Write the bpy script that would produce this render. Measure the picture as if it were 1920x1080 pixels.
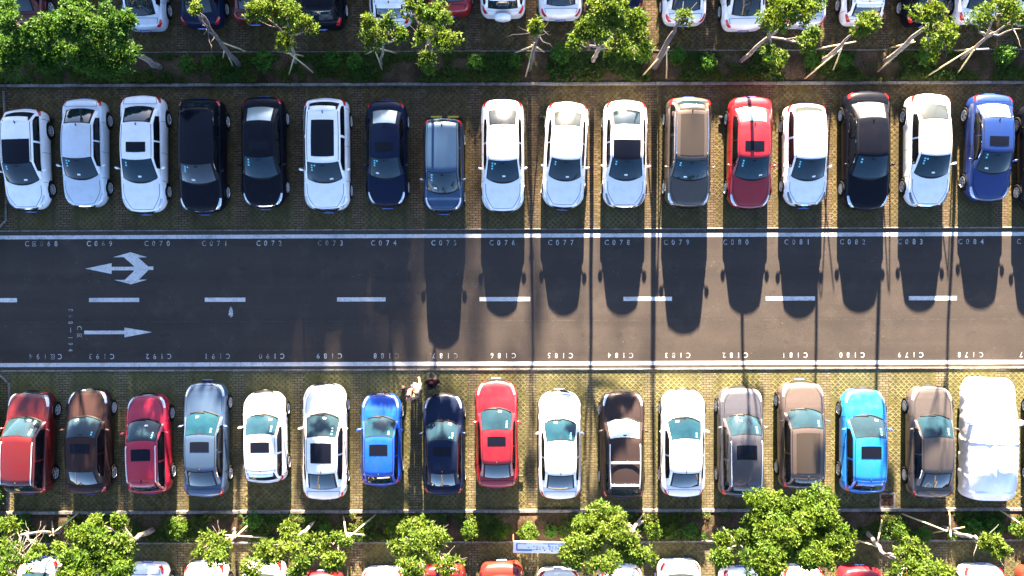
import bpy, math, random
import numpy as np
from mathutils import Vector, noise

# ------------------------------------------------------------------ camera, sky, sun, exposure
for o in list(bpy.data.objects): bpy.data.objects.remove(o)
SC = bpy.context.scene
C = SC.collection
H = 38.0            # camera height
S = 45.0            # photograph pixels per metre on the ground
TH = math.radians(-0.2)
cd = bpy.data.cameras.new('camera')
cam = bpy.data.objects.new('camera', cd)
C.objects.link(cam)
cam.location = (0, 0, H)
cam.rotation_euler = (0, 0, TH)
cd.sensor_width = 36
cd.lens = 18.0 / ((960 / S) / H)
cd.clip_end = 3000
SC.camera = cam

SUN_EL = 12.8
w = bpy.data.worlds.new('World'); SC.world = w; w.use_nodes = True
nt = w.node_tree
sky = nt.nodes.new('ShaderNodeTexSky')
sky.sky_type = 'NISHITA'; sky.sun_disc = False
sky.sun_elevation = math.radians(SUN_EL); sky.sun_rotation = math.radians(0.6)
sky.altitude = 900; sky.air_density = 0.42; sky.dust_density = 0.7; sky.ozone_density = 0.55
bg = nt.nodes['Background']; bg.inputs[1].default_value = 0.05
nt.links.new(sky.outputs[0], bg.inputs[0])
sl = bpy.data.lights.new('sun', 'SUN'); sl.energy = 5.0; sl.angle = math.radians(0.5)
sl.color = (1.0, 0.79, 0.57)
sun = bpy.data.objects.new('sun', sl); C.objects.link(sun)
sun.rotation_euler = (-math.radians(90 - SUN_EL), 0, math.radians(-0.6))
SC.view_settings.view_transform = 'Standard'; SC.view_settings.look = 'None'
SC.view_settings.exposure = 4.3; SC.view_settings.gamma = 1.0

# ------------------------------------------------------------------ helpers
rnd = random.Random(7)
def P(px, py, z=0.0):
    """point at height z that stands where the photograph shows it"""
    k = (H - z) / H
    a = (px - 960) / S * k; b = (540 - py) / S * k
    return Vector((a * math.cos(TH) - b * math.sin(TH), a * math.sin(TH) + b * math.cos(TH), z))
def yy(py): return (540 - py) / S
def srgb(r, g, b, k=1.0):
    f = lambda c: ((c / 255) / 12.92 if c / 255 <= .04045 else ((c / 255 + .055) / 1.055) ** 2.4) * k
    return (f(r), f(g), f(b))

MATS = {}
def mat(name, col, rough=.5, metal=0.0, coat=0.0, spec=.5, ior=1.5, coat_rough=.03):
    if name in MATS: return MATS[name]
    m = bpy.data.materials.new(name); m.use_nodes = True
    b = m.node_tree.nodes['Principled BSDF']
    b.inputs['Base Color'].default_value = (*col, 1)
    b.inputs['Roughness'].default_value = rough
    b.inputs['Metallic'].default_value = metal
    b.inputs['Coat Weight'].default_value = coat
    b.inputs['Coat Roughness'].default_value = coat_rough
    b.inputs['Specular IOR Level'].default_value = spec
    b.inputs['IOR'].default_value = ior
    MATS[name] = m
    return m
class NT:
    def __init__(s, m):
        s.t = m.node_tree; s.b = s.t.nodes['Principled BSDF']; s.o = s.t.nodes['Material Output']
    def n(s, ty, **kw):
        x = s.t.nodes.new('ShaderNode' + ty)
        ins = kw.pop('ins', {})
        for k, v in kw.items(): setattr(x, k, v)
        for k, v in ins.items():
            if isinstance(v, bpy.types.NodeSocket): s.t.links.new(v, x.inputs[k])
            else: x.inputs[k].default_value = v
        return x
    def math(s, op, a, b=0.0, c=0.0, clamp=False):
        return s.n('Math', operation=op, use_clamp=clamp, ins={0: a, 1: b, 2: c}).outputs[0]
    def mix(s, f, a, b):
        x = s.n('Mix', data_type='RGBA')
        for k, v in ((0, f), (6, a), (7, b)):
            if isinstance(v, bpy.types.NodeSocket): s.t.links.new(v, x.inputs[k])
            else: x.inputs[k].default_value = v if k == 0 else (*v, 1)
        return x.outputs[2]
    def noise(s, vec, scale, detail=3, rough=.5):
        return s.n('TexNoise', ins={'Vector': vec, 'Scale': scale, 'Detail': detail, 'Roughness': rough}).outputs[0]
    def ramp(s, f, a, b):
        return s.n('MapRange', ins={0: f, 1: a, 2: b}).outputs[0]
    def link(s, a, b): s.t.links.new(a, b)

def mk(name, verts, faces, mats, parent=None, smooth=True, idx=None):
    me = bpy.data.meshes.new(name)
    me.from_pydata([tuple(v) for v in verts], [], faces)
    for m in (mats if isinstance(mats, (list, tuple)) else [mats]): me.materials.append(m)
    if idx is not None: me.polygons.foreach_set('material_index', idx)
    if smooth: me.polygons.foreach_set('use_smooth', [True] * len(me.polygons))
    me.update()
    o = bpy.data.objects.new(name, me); C.objects.link(o)
    if parent: o.parent = parent
    return o
def link_copy(o, parent, loc=None, rot=None, scale=None):
    c = o.copy(); C.objects.link(c); c.parent = parent
    if loc is not None: c.location = loc
    if rot is not None: c.rotation_euler = rot
    if scale is not None: c.scale = scale
    return c
def empty(name, loc, rz=0.0):
    o = bpy.data.objects.new(name, None); o.empty_display_size = .3
    o.location = loc; o.rotation_euler = (0, 0, rz); C.objects.link(o)
    return o
def tag(o, label=None, cat=None, group=None, kind=None):
    if label: o['label'] = label
    if cat: o['category'] = cat
    if group: o['group'] = group
    if kind: o['kind'] = kind
    return o
class MB:
    def __init__(s): s.v = []; s.f = []; s.i = []
    def add(s, v, f, i=0):
        n = len(s.v); s.v += [tuple(p) for p in v]; s.f += [tuple(n + k for k in q) for q in f]; s.i += [i] * len(f)
    def box(s, x0, x1, y0, y1, z0, z1, i=0):
        v = [(x, y, z) for z in (z0, z1) for y in (y0, y1) for x in (x0, x1)]
        s.add(v, [(0, 2, 3, 1), (4, 5, 7, 6), (0, 1, 5, 4), (2, 6, 7, 3), (0, 4, 6, 2), (1, 3, 7, 5)], i)
    def cbox(s, x0, x1, y0, y1, z0, z1, c=.02, i=0):
        """box with its top and vertical edges chamfered"""
        def ring(a, z): return [(x0+a+c, y0+a, z), (x1-a-c, y0+a, z), (x1-a, y0+a+c, z), (x1-a, y1-a-c, z), (x1-a-c, y1-a, z), (x0+a+c, y1-a, z), (x0+a, y1-a-c, z), (x0+a, y0+a+c, z)]
        v = ring(0, z0) + ring(0, z1 - c) + ring(c, z1)
        f = [tuple(range(7, -1, -1)), tuple(range(16, 24))]
        for r in (0, 8):
            for k in range(8): f.append((r + k, r + (k + 1) % 8, r + 8 + (k + 1) % 8, r + 8 + k))
        s.add(v, f, i)
    def tube(s, pts, rad, n=8, i=0, caps=True):
        pts = [Vector(p) for p in pts]; v = []; f = []
        up = Vector((0.31, 0.2, 0.93))
        for k, p in enumerate(pts):
            d = (pts[min(k + 1, len(pts) - 1)] - pts[max(k - 1, 0)]).normalized()
            a = d.cross(up)
            if a.length < .1: a = d.cross(Vector((1, 0, 0)))
            a.normalize(); b = d.cross(a)
            r = rad[k] if isinstance(rad, (list, tuple)) else rad
            for j in range(n):
                t = 2 * math.pi * j / n
                v.append(p + a * math.cos(t) * r + b * math.sin(t) * r)
        for k in range(len(pts) - 1):
            for j in range(n):
                f.append((k*n+j, k*n+(j+1) % n, (k+1)*n+(j+1) % n, (k+1)*n+j))
        if caps:
            f.append(tuple(range(n - 1, -1, -1))); f.append(tuple((len(pts)-1)*n + j for j in range(n)))
        s.add(v, f, i)
    def ball(s, c, r, i=0, nu=12, nv=8):
        v = []; f = []
        for a in range(nv + 1):
            for b in range(nu):
                th = math.pi * a / nv; ph = 2 * math.pi * b / nu
                v.append((c[0] + r[0]*math.sin(th)*math.cos(ph), c[1] + r[1]*math.sin(th)*math.sin(ph), c[2] + r[2]*math.cos(th)))
        for a in range(nv):
            for b in range(nu):
                f.append((a*nu+b, (a+1)*nu+b, (a+1)*nu+(b+1) % nu, a*nu+(b+1) % nu))
        s.add(v, f, i)
    def build(s, name, mats, parent=None, smooth=False):
        return mk(name, s.v, s.f, mats, parent, smooth, s.i)

# ------------------------------------------------------------------ ground materials
def geo_pos(N): return N.n('NewGeometry').outputs['Position']
def m_asphalt():
    m = mat('asphalt', (.03, .03, .03), rough=1.0, spec=.0)
    N = NT(m); p = geo_pos(N)
    fine = N.noise(p, 28, 2, .7); mid = N.noise(p, 3.0, 4, .6); big = N.noise(p, .35, 4, .6)
    st = N.n('Mapping', ins={'Vector': p, 'Scale': (.12, 2.2, 1)}).outputs[0]
    streak = N.noise(st, 1.0, 4, .6)
    c = N.mix(N.ramp(big, .3, .7), (.035, .0310, .0295), (.049, .0425, .0390))
    c = N.mix(N.math('MULTIPLY', N.ramp(streak, .45, .75), .35), c, (.068, .058, .051))
    c = N.mix(N.math('MULTIPLY', N.ramp(fine, .35, .75), .6), c, (.082, .071, .062))
    c = N.mix(N.math('MULTIPLY', N.ramp(mid, .6, .8), .3), c, (.026, .025, .025))
    # darker tyre lanes, oil drips, repairs and grit swept to the edges
    sy = N.n('SeparateXYZ', ins={0: p}); yv = N.math('ADD', sy.outputs[1], N.math('MULTIPLY', N.noise(p, .25, 2), .5))
    for yc in (1.95, .45, -1.35, -2.75):
        lane = N.ramp(N.math('ABSOLUTE', N.math('SUBTRACT', yv, yc + .25)), .42, .05)
        c = N.mix(N.math('MULTIPLY', lane, .22), c, (.030, .028, .027))
    c = N.mix(N.math('MULTIPLY', N.ramp(N.noise(p, 1.9, 5, .75), .60, .70), .45), c, (.020, .019, .020))
    c = N.mix(N.math('MULTIPLY', N.ramp(N.noise(p, .8, 5, .7), .52, .68), .35), c, (.085, .073, .062))
    edge = N.math('MAXIMUM', N.ramp(sy.outputs[1], 2.05, 2.42), N.ramp(sy.outputs[1], -3.0, -3.36))
    c = N.mix(N.math('MULTIPLY', N.math('MULTIPLY', edge, N.ramp(N.noise(p, 5, 4, .7), .35, .6)), .5), c, (.10, .085, .062))
    cr = N.n('TexVoronoi', feature='DISTANCE_TO_EDGE', ins={'Vector': N.n('VectorMath', operation='ADD', ins={0: p, 1: N.n('TexNoise', ins={'Vector': p, 'Scale': 1.2, 'Detail': 4}).outputs[1]}).outputs[0], 'Scale': .16})
    crk = N.math('MULTIPLY', N.math('LESS_THAN', cr.outputs['Distance'], .0016), N.ramp(N.noise(p, .5, 2), .45, .55))
    # pale specks of grit
    vo = N.n('TexVoronoi', ins={'Vector': p, 'Scale': 4.0, 'Randomness': 1.0})
    sp = N.math('MULTIPLY', N.math('LESS_THAN', vo.outputs['Distance'], .07), N.math('GREATER_THAN', N.noise(p, .8, 2), .56))
    c = N.mix(N.math('MULTIPLY', sp, .6), c, (.2, .19, .17))
    # faint longitudinal construction seam
    sep = N.n('SeparateXYZ', ins={0: p})
    seam = N.math('LESS_THAN', N.math('ABSOLUTE', N.math('ADD', sep.outputs[1], 1.36)), .018)
    seam = N.math('MULTIPLY', seam, N.ramp(N.noise(p, 6, 2), .45, .6))
    c = N.mix(N.math('MULTIPLY', seam, .22), c, (.12, .11, .10))
    N.link(c, N.b.inputs['Base Color'])
    bp = N.n('Bump', ins={'Strength': .55, 'Distance': .01, 'Height': fine})
    N.link(bp.outputs[0], N.b.inputs['Normal'])
    return m
def m_paint_white():
    m = mat('road_paint', (.7, .7, .7), rough=.7)
    N = NT(m); p = geo_pos(N)
    wear = N.noise(p, 14, 5, .75); big = N.noise(p, .9, 3)
    c = N.mix(N.ramp(big, .3, .7), (.44, .45, .46), (.58, .58, .57))
    c = N.mix(N.ramp(wear, .54, .66), c, (.13, .13, .13))
    c = N.mix(N.math('MULTIPLY', N.ramp(N.noise(p, 2.2, 4, .7), .50, .64), .45), c, (.20, .19, .18))
    N.link(c, N.b.inputs['Base Color'])
    return m
def m_paint_worn():
    m = mat('worn_paint', (.5, .5, .5), rough=.8)
    N = NT(m); p = geo_pos(N)
    wear = N.math('ADD', N.math('MULTIPLY', N.noise(p, 9, 4, .8), .6), N.math('MULTIPLY', N.noise(p, 1.1, 2), .55))
    c = N.mix(N.ramp(wear, .50, .68), (.46, .47, .48), (.06, .06, .06))
    N.link(c, N.b.inputs['Base Color'])
    return m
def m_pavers(name, phase, px_first):
    """bays of grass-grid pavers split by strips of small bricks; strips repeat every bay"""
    m = mat(name, (.1, .1, .1), rough=1.0, spec=.0)
    N = NT(m); p = geo_pos(N)
    sep = N.n('SeparateXYZ', ins={0: p}); X = sep.outputs[0]; Y = sep.outputs[1]
    wob = N.noise(p, 2.0, 3)
    pitch = 109.7 / S; x0 = (px_first - 960) / S
    u = N.math('PINGPONG', N.math('ADD', X, -x0 + 400 * pitch), pitch / 2)   # distance to nearest strip centre
    brickmask = N.math('LESS_THAN', u, .25)
    # --- bricks
    br = N.n('TexBrick', offset=.5, squash=1.0, ins={'Vector': N.n('Mapping', ins={'Vector': p, 'Location': (-x0 + .25 + 400 * pitch, 0, 0)}).outputs[0], 'Scale': 1.0,
             'Color1': (.130, .104, .064, 1), 'Color2': (.190, .152, .094, 1), 'Mortar': (.022, .016, .008, 1),
             'Mortar Size': .012, 'Mortar Smooth': .1, 'Bias': 0, 'Brick Width': .245, 'Row Height': .104})
    bc = N.mix(N.math('MULTIPLY', N.ramp(N.noise(p, 1.6, 4), .45, .7), .6), br.outputs['Color'], (.07, .062, .03))
    # --- diamond grid
    rot = N.n('Mapping', ins={'Vector': p, 'Rotation': (0, 0, math.radians(45)), 'Scale': (6.2, 6.2, 6.2)}).outputs[0]
    s2 = N.n('SeparateXYZ', ins={0: rot})
    d = [N.math('PINGPONG', N.math('ADD', s2.outputs[k], 3000.0), .5) for k in (0, 1)]
    dd = N.math('MINIMUM', d[0], d[1])
    ridge = N.math('SUBTRACT', 1.0, N.ramp(N.math('ADD', dd, N.math('MULTIPLY', N.math('SUBTRACT', N.noise(p, 20, 3), .5), .22)), .10, .22))
    buried = N.ramp(N.noise(p, 1.3, 5, .65), .42, .64)     # where soil and moss hide the grid
    ridge = N.math('MULTIPLY', ridge, N.math('SUBTRACT', 1.0, N.math('MULTIPLY', buried, .92)))
    mo = N.noise(p, .55, 4, .6); fine = N.noise(p, 16, 4, .7)
    hole = N.mix(N.ramp(mo, .35, .62), (.056, .042, .018), (.066, .062, .018))
    hole = N.mix(N.ramp(fine, .3, .7), hole, (.120, .105, .036))
    gc = N.mix(ridge, hole, (.150, .128, .070))
    c = N.mix(brickmask, gc, bc)
    # moss and leaf litter, thicker away from the road
    lit = N.noise(p, 4.2, 5, .7)
    if phase > 0: back = N.ramp(Y, 2.6, 8.6)
    else: back = N.ramp(Y, -4.2, -9.0)
    c = N.mix(N.math('MULTIPLY', N.ramp(lit, .42, .66), N.math('MULTIPLY_ADD', back, .7, .18)), c, (.050, .030, .014))
    c = N.mix(N.math('MULTIPLY', N.ramp(N.noise(p, 7.5, 4, .7), .62, .72), .5), c, (.012, .010, .008))
    c = N.mix(N.math('MULTIPLY', N.ramp(N.noise(p, 2.6, 3), .6, .7), .45), c, (.085, .075, .026))
    # bare wheel strips, oil drips and faded blocks differing from bay to bay
    wst = N.math('ABSOLUTE', N.math('SUBTRACT', u, .50))
    c = N.mix(N.math('MULTIPLY', N.ramp(N.math('ADD', wst, N.math('MULTIPLY', N.noise(p, 1.7, 3), .25)), .26, .12), .5), c, (.052, .046, .032))
    c = N.mix(N.math('MULTIPLY', N.ramp(N.noise(p, .33, 4, .7), .44, .62), .42), c, (.060, .053, .036))
    c = N.mix(N.math('MULTIPLY', N.ramp(N.noise(p, 3.6, 5, .75), .56, .70), .55), c, (.026, .023, .018))
    if phase > 0: c = N.n('Mix', data_type='RGBA', blend_type='MULTIPLY', ins={0: 1.0, 6: c, 7: (.84, .81, .88, 1)}).outputs[2]  # upper bays tinted darker: shade put into the colour
    else: c = N.n('Mix', data_type='RGBA', blend_type='MULTIPLY', ins={0: 1.0, 6: c, 7: (1.05, 1.16, 1.16, 1)}).outputs[2]  # lower bays tinted brighter: sunlight put into the colour
    N.link(c, N.b.inputs['Base Color'])
    hgt = N.math('ADD', N.math('MULTIPLY', ridge, N.math('SUBTRACT', 1.0, brickmask)), N.math('MULTIPLY', fine, .5))
    bp = N.n('Bump', ins={'Strength': .5, 'Distance': .02, 'Height': hgt})
    N.link(bp.outputs[0], N.b.inputs['Normal'])
    return m
def m_soil():
    m = mat('soil', (.05, .035, .02), rough=1.0, spec=.1)
    N = NT(m); p = geo_pos(N)
    c = N.mix(N.ramp(N.noise(p, 1.2, 5, .6), .35, .65), (.030, .019, .011), (.105, .070, .045))
    c = N.mix(N.ramp(N.noise(p, 14, 4, .7), .45, .7), c, (.020, .016, .008))
    c = N.mix(N.math('MULTIPLY', N.ramp(N.noise(p, 3, 4), .5, .65), .7), c, (.028, .034, .010))
    N.link(c, N.b.inputs['Base Color'])
    bp = N.n('Bump', ins={'Strength': .8, 'Distance': .04, 'Height': N.noise(p, 10, 5, .7)})
    N.link(bp.outputs[0], N.b.inputs['Normal'])
    return m
def m_kerb():
    m = mat('kerb_stone', (.2, .2, .2), rough=.85)
    N = NT(m); p = geo_pos(N)
    c = N.mix(N.ramp(N.noise(p, 1.4, 5, .7), .38, .62), (.10, .095, .09), (.21, .20, .19))
    c = N.mix(N.ramp(N.noise(p, 9, 4, .7), .5, .68), c, (.05, .045, .03))
    sep = N.n('SeparateXYZ', ins={0: p})
    j = N.math('LESS_THAN', N.math('PINGPONG', N.math('ADD', sep.outputs[0], 400), .5), .008)
    c = N.mix(j, c, (.02, .018, .015))
    N.link(c, N.b.inputs['Base Color'])
    return m
ASPH = m_asphalt(); WHITE_PAINT = m_paint_white(); WORN = m_paint_worn(); SOIL = m_soil(); KERB = m_kerb()
PAV_T = m_pavers('paver_bays_north', 1, 562); PAV_B = m_pavers('paver_bays_south', -1, 558)

def sheet(name, x0, x1, y0, y1, z, m, kind='structure', parent=None):
    o = mk(name, [(x0, y0, z), (x1, y0, z), (x1, y1, z), (x0, y1, z)], [(0, 1, 2, 3)], m, parent, False)
    if parent is None: tag(o, kind=kind)
    return o
XL, XR = -60.0, 60.0
g = sheet('ground', -700, 700, -700, 700, -.03, SOIL)
road = sheet('road', XL, XR, yy(691), yy(431), 0.0, ASPH)
pt = sheet('parking_pavement', XL, XR, yy(429), yy(160), 0.012, PAV_T)
pb = sheet('parking_pavement', XL, XR, yy(956), yy(693), 0.012, PAV_B)
ptt = sheet('parking_pavement', XL, XR, yy(97), yy(-210), 0.012, PAV_T)
pbb = sheet('parking_pavement', XL, XR, yy(1330), yy(1016), 0.012, PAV_B)
sheet('far_road', XL, XR, yy(-212), yy(-470), 0.0, ASPH)
def kerb(y0, y1, z, x0=XL, x1=XR, name='kerb'):
    b = MB(); b.cbox(x0, x1, y0, y1, -.02, z, .015)
    return tag(b.build(name, KERB), kind='structure')
kerb(yy(431), yy(428.5), .045); kerb(yy(694.5), yy(691), .05)
kerb(yy(161), yy(155.5), .13); kerb(yy(98), yy(95.5), .10)
kerb(yy(960.5), yy(954.5), .13); kerb(yy(1017), yy(1013.5), .10)
# soil beds, gently mounded
def bed(y0, y1, seed):
    nx, ny = 420, 9; v = []; f = []
    for j in range(ny):
        for i in range(nx):
            x = -46 + 92 * i / (nx - 1); t = j / (ny - 1); y = y0 + (y1 - y0) * t
            z = .06 + .10 * math.sin(math.pi * t) + .05 * noise.noise(Vector((x * .9, y * 2, seed))) * math.sin(math.pi * t)
            v.append((x, y, z))
    for j in range(ny - 1):
        for i in range(nx - 1):
            a = j * nx + i; f.append((a, a + 1, a + nx + 1, a + nx))
    return tag(mk('planting_bed', v, f, SOIL), kind='structure')
bed(yy(155.5), yy(98), 1); bed(yy(1013.5), yy(960.5), 2)

# ------------------------------------------------------------------ road markings (parts of the road)
def flat_poly(name, px, z=.004, m=None, parent=road):
    return mk(name, [tuple(P(x, y)[:2]) + (z,) for x, y in px], [tuple(range(len(px)))], m or WHITE_PAINT, parent, False)
def line_quads(name, quads, z, m, parent):
    v = []; f = []
    for q in quads:
        n = len(v); v += [tuple(P(x, y)[:2]) + (z,) for x, y in q]; f.append(tuple(range(n, n + len(q))))
    return mk(name, v, f, m, parent, False)
line_quads('edge_line', [[(-1500, 454.2), (-1500, 447.0), (3500, 429.4), (3500, 436.6)]], .004, WHITE_PAINT, road)
line_quads('edge_line', [[(-1500, 693), (-1500, 685.5), (3500, 670), (3500, 677.5)]], .004, WHITE_PAINT, road)
for a, b in ((-190, -110), (-70, 32), (167, 261), (384, 460), (632, 723), (899, 994), (1169, 1260), (1436, 1528), (1704, 1794), (1972, 2064)):
    y = 563 - 4.2 * (a + b) / 2 / 1920
    line_quads('lane_dash', [[(a, y - 3.9), (a, y + 3.9), (b, y + 3.7), (b, y - 4.1)]], .004, WHITE_PAINT, road)
# three-way arrow and straight arrow
pr = [[(160, 503.7), (209.5, 493.3), (209.5, 513.7)], [(209.5, 500.2), (209.5, 506.8), (250, 506.8), (250, 500.2)],
      [(251, 503.5), (251, 498.5), (232, 482.2), (212, 482.3), (245, 473), (276, 482.3), (259, 483), (278, 499.5), (278, 503.5)],
      [(251, 503.5), (278, 503.5), (278, 507), (260, 524.5), (276, 524.3), (246, 533), (214, 524.8), (234, 524.8), (251, 508.5)],
      [(278, 499.8), (278, 506.2), (287.5, 506.2), (287.5, 499.6)], [(250, 500.2), (250, 506.8), (251, 506.8), (251, 500.2)]]
line_quads('turn_arrow', pr, .004, WHITE_PAINT, road)
line_quads('straight_arrow', [[(158, 620), (158, 626.8), (233.5, 626.5), (233.5, 619.8)], [(233.5, 614), (233.5, 632.5), (285, 622.7)]], .004, WHITE_PAINT, road)
FONT = None
glyph_cache = {}
def glyph(ch):
    if ch in glyph_cache: return glyph_cache[ch]
    if ch == '—':
        r = ([(-.09, -.35, 0), (.09, -.35, 0), (.09, .35, 0), (-.09, .35, 0)], [(0, 1, 2, 3)])
        r = ([(-.55, -.06, 0), (.55, -.06, 0), (.55, .06, 0), (-.55, .06, 0)], [(0, 1, 2, 3)])
    elif ch == '区':
        b = []
        def bar(x0, y0, x1, y1, t=.05):
            d = Vector((x1 - x0, y1 - y0)); n = Vector((-d.y, d.x)).normalized() * t
            b.append([(x0 + n.x, y0 + n.y, 0), (x0 - n.x, y0 - n.y, 0), (x1 - n.x, y1 - n.y, 0), (x1 + n.x, y1 + n.y, 0)])
        bar(-.38, .42, .38, .42); bar(-.34, .37, -.34, -.37); bar(-.38, -.42, .40, -.42)
        bar(-.2, .22, .28, -.28, .045); bar(.26, .26, -.2, -.28, .045)
        v = []; f = []
        for k, q in enumerate(b):
            n = len(v); v += [(x, y, .0004 * k) for x, y, z in q]; f.append((n, n+1, n+2, n+3))
        r = (v, f)
    else:
        c = bpy.data.curves.new('g', 'FONT'); c.body = ch; c.size = 1.35; c.align_x = 'CENTER'; c.offset = .012
        o = bpy.data.objects.new('g', c); C.objects.link(o)
        bpy.context.view_layer.update()
        me = bpy.data.meshes.new_from_object(o.evaluated_get(bpy.context.evaluated_depsgraph_get()))
        v = [(q.co.x * .85, q.co.y - .47, 0) for q in me.vertices]; f = [tuple(p.vertices) for p in me.polygons]
        bpy.data.objects.remove(o); bpy.data.curves.remove(c); bpy.data.meshes.remove(me)
        r = (v, f)
    glyph_cache[ch] = r
    return r
def text_at(name, s, px, py, pitch_px, h_px, rot, m=WORN, z=.004, parent=road):
    """rot: reading direction in the photograph, degrees counter-clockwise"""
    mb = MB(); c = P(px, py); a = math.radians(rot) + TH; k = h_px / S
    ux = Vector((math.cos(a), math.sin(a))); uy = Vector((-math.sin(a), math.cos(a)))
    tot = sum(1.45 if q == '—' else 1 for q in s); t = -tot / 2
    for ch in s:
        w_ = 1.45 if ch == '—' else 1
        o = (t + w_ / 2) * pitch_px / S; t += w_
        v, f = glyph(ch)
        mb.add([(c.x + ux.x * (o + x * k) + uy.x * y * k, c.y + ux.y * (o + x * k) + uy.y * y * k, z + zz) for x, y, zz in v], f)
    return mb.build(name, m, parent)
tops = [(78, 'C区068'), (187, 'C069'), (295, 'C070'), (403, 'C071'), (505, 'C072'), (620, 'C073'), (720, 'C074'), (833, 'C075'), (942, 'C076'), (1052, 'C077'), (1158, 'C078'), (1269, 'C079'), (1380, 'C080'), (1495, 'C081'), (1599, 'C082'), (1707, 'C083'), (1821, 'C084'), (1931, 'C085')]
for x, s in tops: text_at('bay_number', s, x, 456.8 - 4.5 * x / 1920 + .3, 13.6, 10.2, 0)
bots = [(85, 'C区194'), (190, 'C193'), (297, 'C192'), (407, 'C191'), (509, 'C190'), (617, 'C189'), (724, 'C188'), (834, 'C187'), (943, 'C186'), (1050, 'C185'), (1163, 'C184'), (1270, 'C183'), (1378, 'C182'), (1490, 'C181'), (1597, 'C180'), (1707, 'C179'), (1819, 'C178'), (1935, 'C177')]
for x, s in bots: text_at('bay_number', s, x, 669 - 4.0 * x / 1920, 13.6, 10.2, 180)
text_at('zone_number', '068—194', 132.5, 619, 11.6, 8.6, -90)
text_at('zone_letter', 'C区', 149, 622, 14, 9.5, -90)
# pale paint spill
rs = random.Random(3)
sp = [(433 + (4.5 + 1.6 * math.sin(t)) * math.cos(t) * rs.uniform(.6, 1.15), 585 + 10 * math.sin(t) * rs.uniform(.7, 1.1)) for t in [2 * math.pi * k / 34 for k in range(34)]]
flat_poly('paint_spill', sp[::-1], .004, WORN)

# ------------------------------------------------------------------ cars
BLACKP = mat('black_plastic', (.007, .007, .008), rough=.6, spec=.15)
RUBBER = mat('tyre_rubber', (.010, .010, .010), rough=.9, spec=.1)
ALLOY = mat('alloy_rim', (.70, .71, .73), rough=.35, metal=.45)
CHROME = mat('chrome', (.8, .8, .82), rough=.12, metal=1.0)
REDL = mat('tail_lens', (.45, .012, .012), rough=.15, coat=.8)
HEADL = mat('head_lens', (.55, .60, .66), rough=.08, coat=1.0, metal=.35)
HEADD = mat('smoked_head_lens', (.10, .12, .15), rough=.08, coat=1.0, metal=.3)
PLATE = mat('blue_plate', (.02, .09, .45), rough=.4)
PLATEW = mat('plate_letters', (.75, .78, .8), rough=.5)
STICK = mat('cyan_sticker', (.15, .55, .62), rough=.5)
PAPER = mat('white_paper', (.7, .72, .7), rough=.6)
SKY_REFL = mat('sky_reflection_glass', (.30, .37, .38), rough=.22, metal=.4)  # pale tone paints the bright sky's reflection into the glass
GREY_GL = mat('dark_grey_glass', (.026, .032, .033), rough=.15)  # plain dark grey rear glass
def m_glass(name, a, b, ior, rough=.04):
    m = mat(name, a, rough=rough, ior=ior, spec=.5)
    N = NT(m); p = N.n('TexCoord').outputs['Object']
    oi = N.n('ObjectInfo').outputs['Random']
    c = N.mix(N.ramp(N.noise(p, 1.1, 2), .35, .65), a, b)
    # seats and dashboard seen dimly through the glass, tint differing from car to car
    c = N.mix(N.math('MULTIPLY', N.ramp(N.noise(p, 3.2, 1), .56, .60), .22), c, tuple(k * .4 for k in a))
    c = N.mix(N.math('MULTIPLY', oi, .35), c, tuple(sum(a) / 3 * 1.1 for k in a))
    N.link(c, N.b.inputs['Base Color'])
    return m
GLASS_W = m_glass('windscreen_glass', (.004, .024, .040), (.008, .038, .052), 1.42)
GLASS_R = m_glass('rear_glass', (.004, .014, .020), (.008, .024, .032), 1.7)
GLASS_S = m_glass('side_glass', (.003, .004, .006), (.008, .009, .010), 1.35)
ROOFGL = mat('roof_glass', (.004, .005, .010), rough=.10, ior=1.35)

def paint(name, col, metal=.0):
    key = 'car_paint_' + name
    if key in MATS: return MATS[key]
    m = mat(key, col, rough=.42 if metal else .35, metal=metal, coat=(.12 if max(col) < .04 else .6), spec=.1 if max(col) < .04 else .5)
    N = NT(m); p = N.n('TexCoord').outputs['Object']
    dirt = N.ramp(N.noise(p, 3.0, 5, .65), .42, .75)
    g = .012 + .4 * sum(col) / 3
    c = N.mix(N.math('MULTIPLY', dirt, .20), col, (g * 1.1, g, g * .85))
    N.link(c, N.b.inputs['Base Color'])
    fl = N.ramp(N.noise(p, 7, 4), .3, .8)
    N.link(N.math('MULTIPLY_ADD', fl, .12, .03), N.b.inputs['Coat Roughness'])
    return m

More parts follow.
